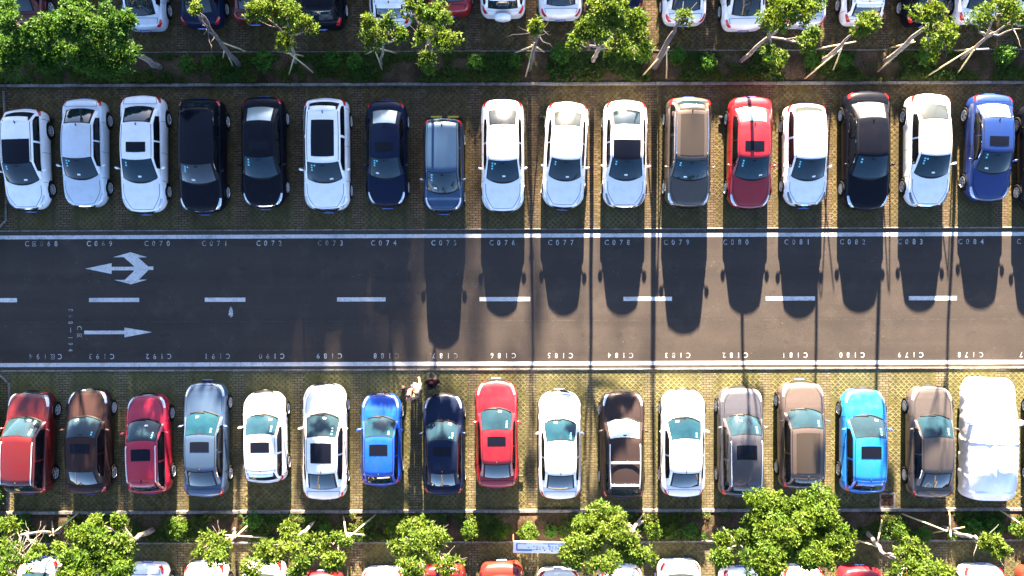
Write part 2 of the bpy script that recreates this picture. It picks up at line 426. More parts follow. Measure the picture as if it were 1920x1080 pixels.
def lerp(a, b, t): return a + (b - a) * t
def interp(keys, x):
    if x <= keys[0][0]: return keys[0][1]
    for (a, va), (b, vb) in zip(keys, keys[1:]):
        if x <= b:
            t = (x - a) / (b - a) if b > a else 0
            return lerp(va, vb, t)
    return keys[-1][1]
TYPES = {
 # L, W, roof z, cowl, windscreen top, rear glass top, rear glass base, hood z, belt z, tail z, nose exponent, nose depth, tail depth
 'sedan': dict(L=4.65, W=1.80, zr=1.46, uC=1.16, uWt=2.02, uRt=3.48, uRb=4.20, zh=.86, zb=.95, zt=1.02, nf=2.5, af=.85, nr=2.8, ar=.55, Rw=.64),
 'hatch': dict(L=4.20, W=1.76, zr=1.49, uC=1.02, uWt=1.84, uRt=3.60, uRb=4.02, zh=.88, zb=.96, zt=1.00, nf=2.4, af=.85, nr=2.8, ar=.50, Rw=.66),
 'suv':   dict(L=4.60, W=1.86, zr=1.70, uC=1.10, uWt=1.86, uRt=4.02, uRb=4.40, zh=1.00, zb=1.08, zt=1.12, nf=2.7, af=.70, nr=3.2, ar=.45, Rw=.66),
 'mpv':   dict(L=4.30, W=1.72, zr=1.64, uC=.82, uWt=1.72, uRt=3.98, uRb=4.20, zh=.92, zb=1.02, zt=1.02, nf=2.4, af=.80, nr=3.4, ar=.35, Rw=.70),
}
def make_wheel():
    b = MB(); n = 28; prof = [(.19, -.10), (.30, -.105), (.335, -.08), (.335, .08), (.30, .105), (.215, .10), (.215, .06)]
    v = []; f = []
    for j in range(n):
        t = 2 * math.pi * j / n
        for r, x in prof: v.append((x, r * math.cos(t), r * math.sin(t)))
    m_ = len(prof)
    for j in range(n):
        for k in range(m_ - 1):
            a = j * m_ + k; c = ((j + 1) % n) * m_ + k; f.append((a, a + 1, c + 1, c))
    f.append(tuple(j * m_ for j in range(n)))
    b.add(v, f); return b
def make_rim(spokes):
    b = MB(); n = 28; v = []; f = []
    prof = [(.222, .100), (.210, .106), (.204, .085), (.204, .03)]
    for j in range(n):
        t = 2 * math.pi * j / n
        for r, x in prof: v.append((x, r * math.cos(t), r * math.sin(t)))
    for j in range(n):
        for k in range(3):
            a = j * 4 + k; c = ((j + 1) % n) * 4 + k; f.append((a, a + 1, c + 1, c))
    b.add(v, f)
    b.add([(.045,   .204 * math.cos(2 * math.pi * j / n), .204 * math.sin(2 * math.pi * j / n)) for j in range(n)], [tuple(range(n))], 1)
    for k in range(spokes):
        t = 2 * math.pi * k / spokes; c, s_ = math.cos(t), math.sin(t)
        q = []
        for r, hw, x in ((.02, .024, .095), (.20, .016, .103)):
            for sg in (-1, 1):
                for xx in (x, x - .03): q.append((xx, r * c - sg * hw * s_, r * s_ + sg * hw * c))
        b.add(q, [(0, 2, 6, 4), (0, 4, 5, 1), (2, 3, 7, 6), (4, 6, 7, 5)])
    b.add([(.098, .045 * math.cos(2 * math.pi * j / 10), .045 * math.sin(2 * math.pi * j / 10)) for j in range(10)], [tuple(range(10))])
    return b
_w = make_wheel(); _rims = [make_rim(5), make_rim(7), make_rim(10)]
WM = mk('wheel', _w.v, _w.f, RUBBER, None, False); RM = [mk('rim', r.v, r.f, [ALLOY, BLACKP], None, False, r.i) for r in _rims]
wheel_me = WM.data; rim_me = [r.data for r in RM]
for o in [WM] + RM: bpy.data.objects.remove(o)
def inst(name, me, parent, loc=(0, 0, 0), rot=(0, 0, 0), scale=(1, 1, 1)):
    o = bpy.data.objects.new(name, me); C.objects.link(o); o.parent = parent
    o.location = loc; o.rotation_euler = rot; o.scale = scale
    return o
def mirror_mesh(m):
    b = MB(); b.ball((0.09, 0, .05), (.10, .06, .060)); b.tube([(-.03, .02, -.03), (.05, .01, .02)], .022, 6)
    for i, q in enumerate(b.v):
        x, y, z = q
        if y < -.02 and x > 0: b.v[i] = (x, -.02 + (y + .02) * .3, z)
    return b
mir_b = mirror_mesh(None)

def build_car(px, yt, yb, facing, typ, pm, label, group, tilt=0, W=None, roof=None, rails=None, cross=False, trim=False,
              head='pale', spokes=0, rglass=None, wglass=None, plate=True, sticker=True, wiper=False, spoiler=None, zr=None,
              cargo=None, name='parked_car', antenna=True, handles=None):
    T = dict(TYPES[typ])
    # true ends on the ground from the photographed ends
    def gy(y, z): return (540 - y) / S * (H - z) / H
    mid = (yt + yb) / 2
    def zed(y, rear): return (.80 if rear else .55) if abs(y - 540) > abs(mid - 540) else .40
    if facing == 'S': y_rear = gy(yt, zed(yt, True)); y_front = gy(yb, zed(yb, False))
    else: y_front = gy(yt, zed(yt, False)); y_rear = gy(yb, zed(yb, True))
    L = abs(y_rear - y_front); cyy = (y_rear + y_front) / 2
    k = L / T['L']
    for q in ('uC', 'uWt', 'uRt', 'uRb'): T[q] *= k
    if W: T['W'] = W
    if zr: T['zr'] = zr
    W = T['W']; W2 = W / 2
    cx = (px - 960) / S
    c0 = Vector((cx * math.cos(TH) - cyy * math.sin(TH), cx * math.sin(TH) + cyy * math.cos(TH), .014))
    rz = math.radians(tilt) + (math.pi if facing == 'S' else 0)
    root = empty(name, c0, rz)
    tag(root, label, 'car', group)
    uC, uWt, uRt, uRb = T['uC'], T['uWt'], T['uRt'], T['uRb']
    zh, zbt, zt, zrf = T['zh'], T['zb'], T['zt'], T['zr']
    kd = [(0, .50), (.03, .58), (.10, .66 + (zh - .86) * .8), (.25, zh - .12), (.55, zh - .05), (uC * .8, zh + .02), (uC, zh + .06), (uC + .4, zbt + .02), (uRb - .3, zt), (uRb, zt), (max(uRb + .05, L - .28), zt - .02),
          (max(uRb + .07, L - .10), zt - .10), (L - .03, zt - .24), (L, zt - .34)]
    uwf, uwr = .90 * k if typ != 'mpv' else .78 * k, L - .88 * k
    if typ == 'suv': uwf = .88 * k; uwr = L - .86 * k
    R = .335; RA = .385
    fr = [(0, 1.0), (.30, .998), (.58, .985), (.76, .96), (.86, .915), (.925, .83), (.965, .70), (1.0, .48), (.992, .26), (.965, .10), (.93, .0)]
    def hw(u):
        a = min(u / T['af'], 1.0); f_ = (1 - (1 - a) ** T['nf']) ** (1 / T['nf']) if a < 1 else 1
        r = min((L - u) / T['ar'], 1.0); g_ = (1 - (1 - r) ** T['nr']) ** (1 / T['nr']) if r < 1 else 1
        f_ = .34 + .66 * f_ if u < T['af'] else f_
        g_ = .50 + .50 * g_ if (L - u) < T['ar'] else g_
        return W2 * f_ * g_ * (1 - .035 * ((u - L / 2) / (L / 2)) ** 2)
    def bow(u, q):       # nose and tail bulge in plan
        a = max(0, 1 - u / .5); b_ = max(0, 1 - (L - u) / .35)
        return .10 * a * q * q - .07 * b_ * q * q
    def Tb(u, v, sg):
        """v 0 centre of deck, 1 sill"""
        kk = v * (len(fr) - 1); i = min(int(kk), len(fr) - 2); t = kk - i
        fx = lerp(fr[i][0], fr[i + 1][0], t); fz = lerp(fr[i][1], fr[i + 1][1], t)
        d = interp(kd, u); zb0 = .21 + .05 * max(0, 1 - u / .4)
        z = zb0 + (d - zb0) * fz
        wv = hw(u)
        for uw in (uwf, uwr):
            q = abs(u - uw)
            if q < RA:
                za = R + math.sqrt(RA * RA - q * q)
                if z < za and fz < .6: z = min(za, zb0 + (d - zb0) * .6)
            if q < RA + .12 and fz < .75: wv += .012 * (1 - max(0, q - RA) / .12)
        return Vector((sg * wv * fx, L / 2 - (u + bow(u, fx)), z))
    us = sorted(set([L * .5 * (1 - math.cos(math.pi * i / 40)) for i in range(41)] +
        [uw + s_ * RA * c_ for uw in (uwf, uwr) for s_ in (-1, 1) for c_ in (1.001, .97, .9, .75, .5, .25, 0)] + [uC, uRb]))
    us = [u for i, u in enumerate(us) if i == 0 or u - us[i - 1] > .004]
    NV = 20
    b = MB()
    ring = [(i / NV, -1) for i in range(NV, 0, -1)] + [(i / NV, 1) for i in range(0, NV + 1)]
    n = len(ring)
    vs = [Tb(u, v, sg) for u in us for v, sg in ring]
    fs = []
    for a in range(len(us) - 1):
        for c in range(n - 1):
            fs.append((a*n+c, a*n+c+1, (a+1)*n+c+1, (a+1)*n+c))
    fs.append(tuple(range(n - 1, -1, -1))); fs.append(tuple((len(us)-1)*n + c for c in range(n)))
    b.add(vs, fs)
    # cabin surface: t 0..3 along, s 0..3 across
    Bw = W2 * .885; Rw = W2 * T['Rw'] * 1.09
    uBf, uBr = uC + .20, uRb - .06
    zc = interp(kd, uC) - .015; zrb = interp(kd, uRb) - .02
    cen = [(uC, zc), (uWt, zrf - .035), (uRt, zrf - .045), (uRb, zrb)]
    edg = [(uC + .20, Bw * .93, zc - .05), (uWt + .09, Rw, zrf - .10), (uRt - .05, Rw * .97, zrf - .115), (uRb - .09, Bw * .84, zrb - .04)]
    belt = [(uC + .22, Bw * .97, zbt - .055), (uWt + .05, Bw, zbt - .01), (uRt, Bw * .985, zbt + .0), (uRb - .05, Bw * .90, zrb - .06)]
    def seg(keys, t, j):
        i = min(int(t), 2); q = t - i
        return lerp(keys[i][j], keys[i + 1][j], q)
    def bul(t):
        i = min(int(t), 2); q = t - i
        return 4 * q * (1 - q) * (.035, .04, .03)[i]
    def Cb(t, s_):
        ue, we, ze = (seg(edg, t, j) for j in (0, 1, 2))
        ze += bul(t) * .7
        if 1 < t < 2: we += 4 * (t - 1) * (2 - t) * .02
        if s_ <= 1 or s_ >= 2:
            sg = -1 if s_ <= 1 else 1; q = s_ if s_ <= 1 else 3 - s_
            ub, wb, zb0 = (seg(belt, t, j) for j in (0, 1, 2))
            x = lerp(wb, we, q) + 4 * q * (1 - q) * .022
            return Vector((sg * x, L / 2 - lerp(ub, ue, q), lerp(zb0, ze, q)))
        q = (s_ - 1.5) * 2
        uc, zc0 = seg(cen, t, 0), seg(cen, t, 1) + bul(t)
        e = abs(q) ** 2.3
        return Vector((we * q, L / 2 - lerp(uc, ue, e), lerp(zc0, ze, e)))
    ts = [i / 8 for i in range(25)]; ss = [0, .25, .5, .75, .9, 1, 1.06, 1.15, 1.3, 1.5, 1.7, 1.85, 1.94, 2, 2.1, 2.25, 2.5, 2.75, 3]
    vs = [Cb(t, s_) for t in ts for s_ in ss]; n = len(ss); fs = []
    for a in range(len(ts) - 1):
        for c in range(n - 1): fs.append((a*n+c, a*n+c+1, (a+1)*n+c+1, (a+1)*n+c))
    b.add(vs, fs)
    # dark underbody
    b.box(-W2 + .24, W2 - .24, -L / 2 + .35, L / 2 - .35, .17, .60, 1)
    def off(F, a, c, h):
        e = .004
        p = F(a, c); da = F(a + e, c) - F(a - e, c); dc = F(a, c + e) - F(a, c - e)
        nn = da.cross(dc)
        if nn.length < 1e-9: nn = Vector((0, 0, 1))
        nn.normalize()
        ref = p - Vector((0, p.y * .75, .55))
        if nn.dot(ref) < 0: nn = -nn
        return p + nn * h
    def patch(mb, F, a0, a1, c0_, c1_, na=6, nc=6, h=.006, i=0, shape=None):
        v = []; f = []
        for x in range(na + 1):
            for y in range(nc + 1):
                q, r = x / na, y / nc
                if shape: q, r = shape(q, r)
                v.append(off(F, lerp(a0, a1, q), lerp(c0_, c1_, r), h))
        for x in range(na):
            for y in range(nc):
                f.append((x*(nc+1)+y, x*(nc+1)+y+1, (x+1)*(nc+1)+y+1, (x+1)*(nc+1)+y))
        mb.add(v, f, i)
    TL = lambda u, v: Tb(u, v, 1); TR = lambda u, v: Tb(u, v, -1)
    # panel gaps as thin dark seams in the body mesh
    def seam(F, pts, wd=.017, i=1):
        v = []; f = []
        ps = [off(F, a, c, .004) for a, c in pts]
        for j, p in enumerate(ps):
            d = (ps[min(j + 1, len(ps) - 1)] - ps[max(j - 1, 0)]).normalized()
            nn = off(F, *pts[j], .05) - p; sd = d.cross(nn).normalized() * wd / 2
            v += [p + sd, p - sd]
        for j in range(len(ps) - 1): f.append((2*j, 2*j+1, 2*j+3, 2*j+2))
        b.add(v, f, i)
    for F in (TL, TR):
        seam(F, [(lerp(.17, uC, q), lerp(.20, .34, min(1, q * 1.6))) for q in [i / 10 for i in range(11)]])
        seam(F, [(.17, q * .2 / 4) for q in range(5)])
        ud = (uC + .12, lerp(uC, uRt, .52), uRt + .12 if typ != 'mpv' else uRt - .4)
        for u_ in ud: seam(F, [(u_, q) for q in (.45, .52, .6, .68, .76, .84)])
        seam(F, [(lerp(ud[0], ud[2], q / 6), .86) for q in range(7)])
        if typ == 'sedan':
            seam(F, [(uRb + .06, q * .3 / 5) for q in range(6)]); seam(F, [(lerp(uRb + .06, L - .16, q / 5), .30) for q in range(6)])
        else:
            seam(F, [(L - .12, q * .35 / 5) for q in range(6)])
    if typ != 'sedan':
        v = []
    for s_ in (1.035, 1.965):
        seam(Cb, [(1.02 + .96 * q / 8, s_) for q in range(9)], .022)
    o = b.build('body', [pm, BLACKP], root, True)
    def part(nm, m, fn, smooth=True, parent=root):
        mb = MB(); fn(mb); return mb.build(nm, m, parent, smooth)
    # glass
    part('window_seal', BLACKP, lambda mb: patch(mb, Cb, .03, 1.0, 1.03, 1.97, 8, 12, .004))
    part('window_seal', BLACKP, lambda mb: patch(mb, Cb, 2.03, 2.97, 1.06, 1.94, 8, 12, .004))
    ws = part('windscreen', wglass or GLASS_W, lambda mb: patch(mb, Cb, .06, .98, 1.055, 1.945, 10, 12, .008))
    part('cowl', BLACKP, lambda mb: patch(mb, Cb, -.0, .085, 1.06, 1.94, 2, 12, .012))
    part('rear_window', rglass or GLASS_R, lambda mb: patch(mb, Cb, 2.08, 2.92, 1.11, 1.89, 8, 12, .008))
    for sg in (0, 1):
        def side(mb, t0, t1):
            A, B_ = (.13, .88) if sg == 0 else (2.87, 2.12)
            patch(mb, Cb, t0, t1, A, B_, 8, 4, .008)
        part('side_window', GLASS_S, lambda mb: side(mb, .50, 1.47))
        part('side_window', GLASS_S, lambda mb: side(mb, 1.52, 2.62 if typ != 'sedan' else 2.45))
        if trim:
            def tr(mb):
                A, B_ = (.05, .12) if sg == 0 else (2.95, 2.88)
                patch(mb, Cb, .45, 2.6, A, B_, 16, 1, .010)
                A, B_ = (.89, .95) if sg == 0 else (2.11, 2.05)
                patch(mb, Cb, .62, 2.45, A, B_, 16, 1, .010)
            part('window_trim', CHROME, tr)
    # roof opening
    if roof == 'sun': part('sunroof', ROOFGL, lambda mb: patch(mb, Cb, 1.20, 1.47, 1.20, 1.80, 5, 6, .008))
    if roof == 'mid': part('sunroof', ROOFGL, lambda mb: patch(mb, Cb, 1.17, 1.72, 1.17, 1.83, 6, 6, .008))
    if roof == 'big': part('sunroof', ROOFGL, lambda mb: patch(mb, Cb, 1.12, 1.80, 1.16, 1.84, 8, 6, .008))
    if roof == 'front': part('sunroof', ROOFGL, lambda mb: patch(mb, Cb, .975, 1.56, 1.07, 1.93, 8, 6, .009))
    if roof == 'pano': part('sunroof', mat('brown_roof_glass', (.036, .030, .024), rough=.25, ior=1.5), lambda mb: patch(mb, Cb, 1.10, 1.88, 1.15, 1.85, 8, 6, .008))
    if roof == 'black': part('roof_panel', ROOFGL, lambda mb: patch(mb, Cb, .98, 2.05, 1.03, 1.97, 10, 8, .007))
    # lights
    hm = HEADL if head == 'pale' else HEADD
    for F in (TL, TR):
        part('headlight', hm, lambda mb: patch(mb, F, .12, .62, .30, .50, 8, 4, .010, shape=lambda q, r: (q, .5 + (r - .5) * (1 - .55 * q) + .12 * q)))
        part('tail_light', REDL, lambda mb: patch(mb, F, L - .36, L - .05, .33, .54, 6, 4, .010, shape=lambda q, r: (q, .5 + (r - .5) * (.45 + .55 * q))))
    def gr(mb):
        for F in (TL, TR): patch(mb, F, .012, .075, .0, .30, 2, 5, .010)
    part('grille', BLACKP, gr)
    def gb(mb):
        for F in (TL, TR): patch(mb, F, .078, .11, .0, .29, 1, 5, .012)
    if rnd.random() < .5: part('grille_bar', CHROME, gb)
    if plate:
        for yv, nm in (((L / 2 + .015, 'number_plate'),) if rnd.random() < .3 else ()) + ((-L / 2 - .015, 'number_plate'),):
            zz = .29 if yv > 0 else zt - .56
            mb = MB(); mb.cbox(-.22, .22, yv - .012, yv + .012, zz, zz + .14, .004)
            for q in range(6): mb.box(-.18 + q * .06, -.145 + q * .06, yv - .0145 if yv < 0 else yv + .0125, yv - .0125 if yv < 0 else yv + .0145, zz + .035, zz + .105, 1)
            mb.build(nm, [PLATE, PLATEW], root)
    # mirrors
    for sg in (-1, 1):
        p = Cb(.55, .02 if sg < 0 else 2.98)
        v = [(sg * x, y, z) for x, y, z in mir_b.v]
        f = [q[::-1] for q in mir_b.f] if sg < 0 else mir_b.f
        q = mk('side_mirror', v, f, pm, root); q.location = (p.x + sg * .045, p.y, p.z + .03); q.rotation_euler = (0, 0, sg * -.25)
    # handles
    hmats = handles or pm
    for F in (TL, TR):
        for u_ in (lerp(uC, uRt, .46), lerp(uC, uRt, .90)):
            part('door_handle', hmats, lambda mb: patch(mb, F, u_, u_ + .17, .565, .590, 2, 1, .028))
    # wheels
    for uw in (uwf, uwr):
        for sg in (-1, 1):
            wv = hw(uw)
            q = inst('wheel', wheel_me, root, (sg * (wv - .068), L / 2 - uw, .335), (rnd.uniform(0, 1.2), 0, 0 if sg > 0 else math.pi))
            inst('rim', rim_me[spokes], q)
    # rails
    if rails:
        for sg in (-1, 1):
            s_ = 1.5 + sg * .46
            pts = [Cb(t, s_) + Vector((0, 0, .055 if 1.13 < t < 2.0 else .012)) for t in [1.10, 1.14, 1.2, 1.35, 1.5, 1.65, 1.8, 1.95, 2.02]]
            mb = MB(); mb.tube(pts, .021, 6); mb.build('roof_rail', rails, root, True)
    if cross:
        for t in (1.47, 1.93):
            a, c = Cb(t, 1.06), Cb(t, 1.94)
            mb = MB(); mb.cbox(a.x, c.x, a.y - .04, a.y + .04, a.z + .07, a.z + .10, .008); mb.build('roof_crossbar', ALLOY, root)
    if spoiler or (spoiler is None and typ in ('hatch', 'suv')):
        def spf(mb):
            v = []; f = []
            for i in range(9):
                s_ = 1.10 + .80 * i / 8
                a = Cb(1.97, s_); cc = Cb(2.18, s_)
                v += [a + Vector((0, 0, .006)), Vector((a.x, a.y - .20, a.z + .0)), Vector((a.x, a.y - .20, a.z - .03)), cc]
            for i in range(8):
                for j in range(3): f.append((4*i+j, 4*i+j+1, 4*i+4+j+1, 4*i+4+j))
            f += [(0, 3, 2, 1), (32, 33, 34, 35)]
            mb.add(v, f)
        part('spoiler', pm, spf)
    if wiper:
        for x0, x1 in ((-.50, .05), (.0, .58)):
            def wp(mb):
                t0, t1 = .035, .12
                pts = [off(Cb, lerp(t0, t1, q), 1.5 + lerp(x0, x1, q) * .72, .022) for q in (0, .25, .5, .75, 1)]
                mb.tube(pts, .014, 5)
            part('wiper', BLACKP, wp)
    if antenna:
        p = Cb(1.93, 1.5); mb = MB(); mb.tube([p, p + Vector((0, -.10, .06))], [.03, .008], 6); mb.build('antenna', BLACKP, root, True)
    if sticker:
        sd = 1 if facing == 'N' else 1
        n_ = rnd.choice((2, 3, 3, 4)); 
        for j in range(n_):
            a = .90 - .12 * (j % 3) - rnd.uniform(0, .02); s0 = 1.80 - (.08 if j == 3 else 0)
            part('windscreen_sticker', STICK, lambda mb: patch(mb, Cb, a - .07, a, s0, s0 + .045, 1, 1, .012), parent=ws)
        if rnd.random() < .7:
            t0, s0 = rnd.uniform(.15, .3), rnd.uniform(1.2, 1.7)
            part('dashboard_paper', PAPER, lambda mb: patch(mb, Cb, t0, t0 + .07, s0, s0 + .09, 1, 1, .011), parent=ws)
    if rnd.random() < .8:   # rear-view mirror behind the glass shows as a small dark block
        part('interior_mirror', BLACKP, lambda mb: patch(mb, Cb, .86, .925, 1.45, 1.55, 1, 2, .0105), parent=ws)
    return root

WH = paint('white', (.86, .86, .86)); WH2 = paint('pearl_white', (.84, .83, .83)); SIL = paint('silver', (.60, .65, .70), .25)
BLK = paint('black', (.004, .005, .010)); NAVY = paint('dark_navy', (.006, .012, .035)); 
RED = paint('red', (.27, .007, .015)); DRED = paint('deep_red', (.085, .004, .005), .1); CRIM = paint('crimson', (.35, .009, .034))
BLU = paint('bright_blue', (.003, .062, .42)); ROY = paint('royal_blue', (.004, .024, .13), .0); LBL = paint('sky_blue', (.008, .165, .52))
GOLD = paint('gold_brown', (.085, .068, .055), .35); TAU = paint('taupe', (.088, .068, .061), .35); DBR = paint('dark_brown', (.036, .020, .019), .2)
SLATE = paint('slate_blue', (.040, .078, .145), .3); GREY = paint('dark_grey', (.060, .062, .078), .35); GRB = paint('grey_brown', (.072, .062, .058), .35)
BGR = paint('blue_grey', (.020, .058, .125), .3); IVORY = paint('ivory', (.72, .68, .60)); ORG = paint('burnt_orange', (.17, .018, .010)); CHM = paint('dark_roof_brown', (.034, .024, .024), .2)
GN = 'cars parked along the north side of the road'; GS = 'cars parked along the south side of the road'
GF = 'cars at the top edge behind the hedge'; GB = 'cars at the bottom edge beyond the planted strip'
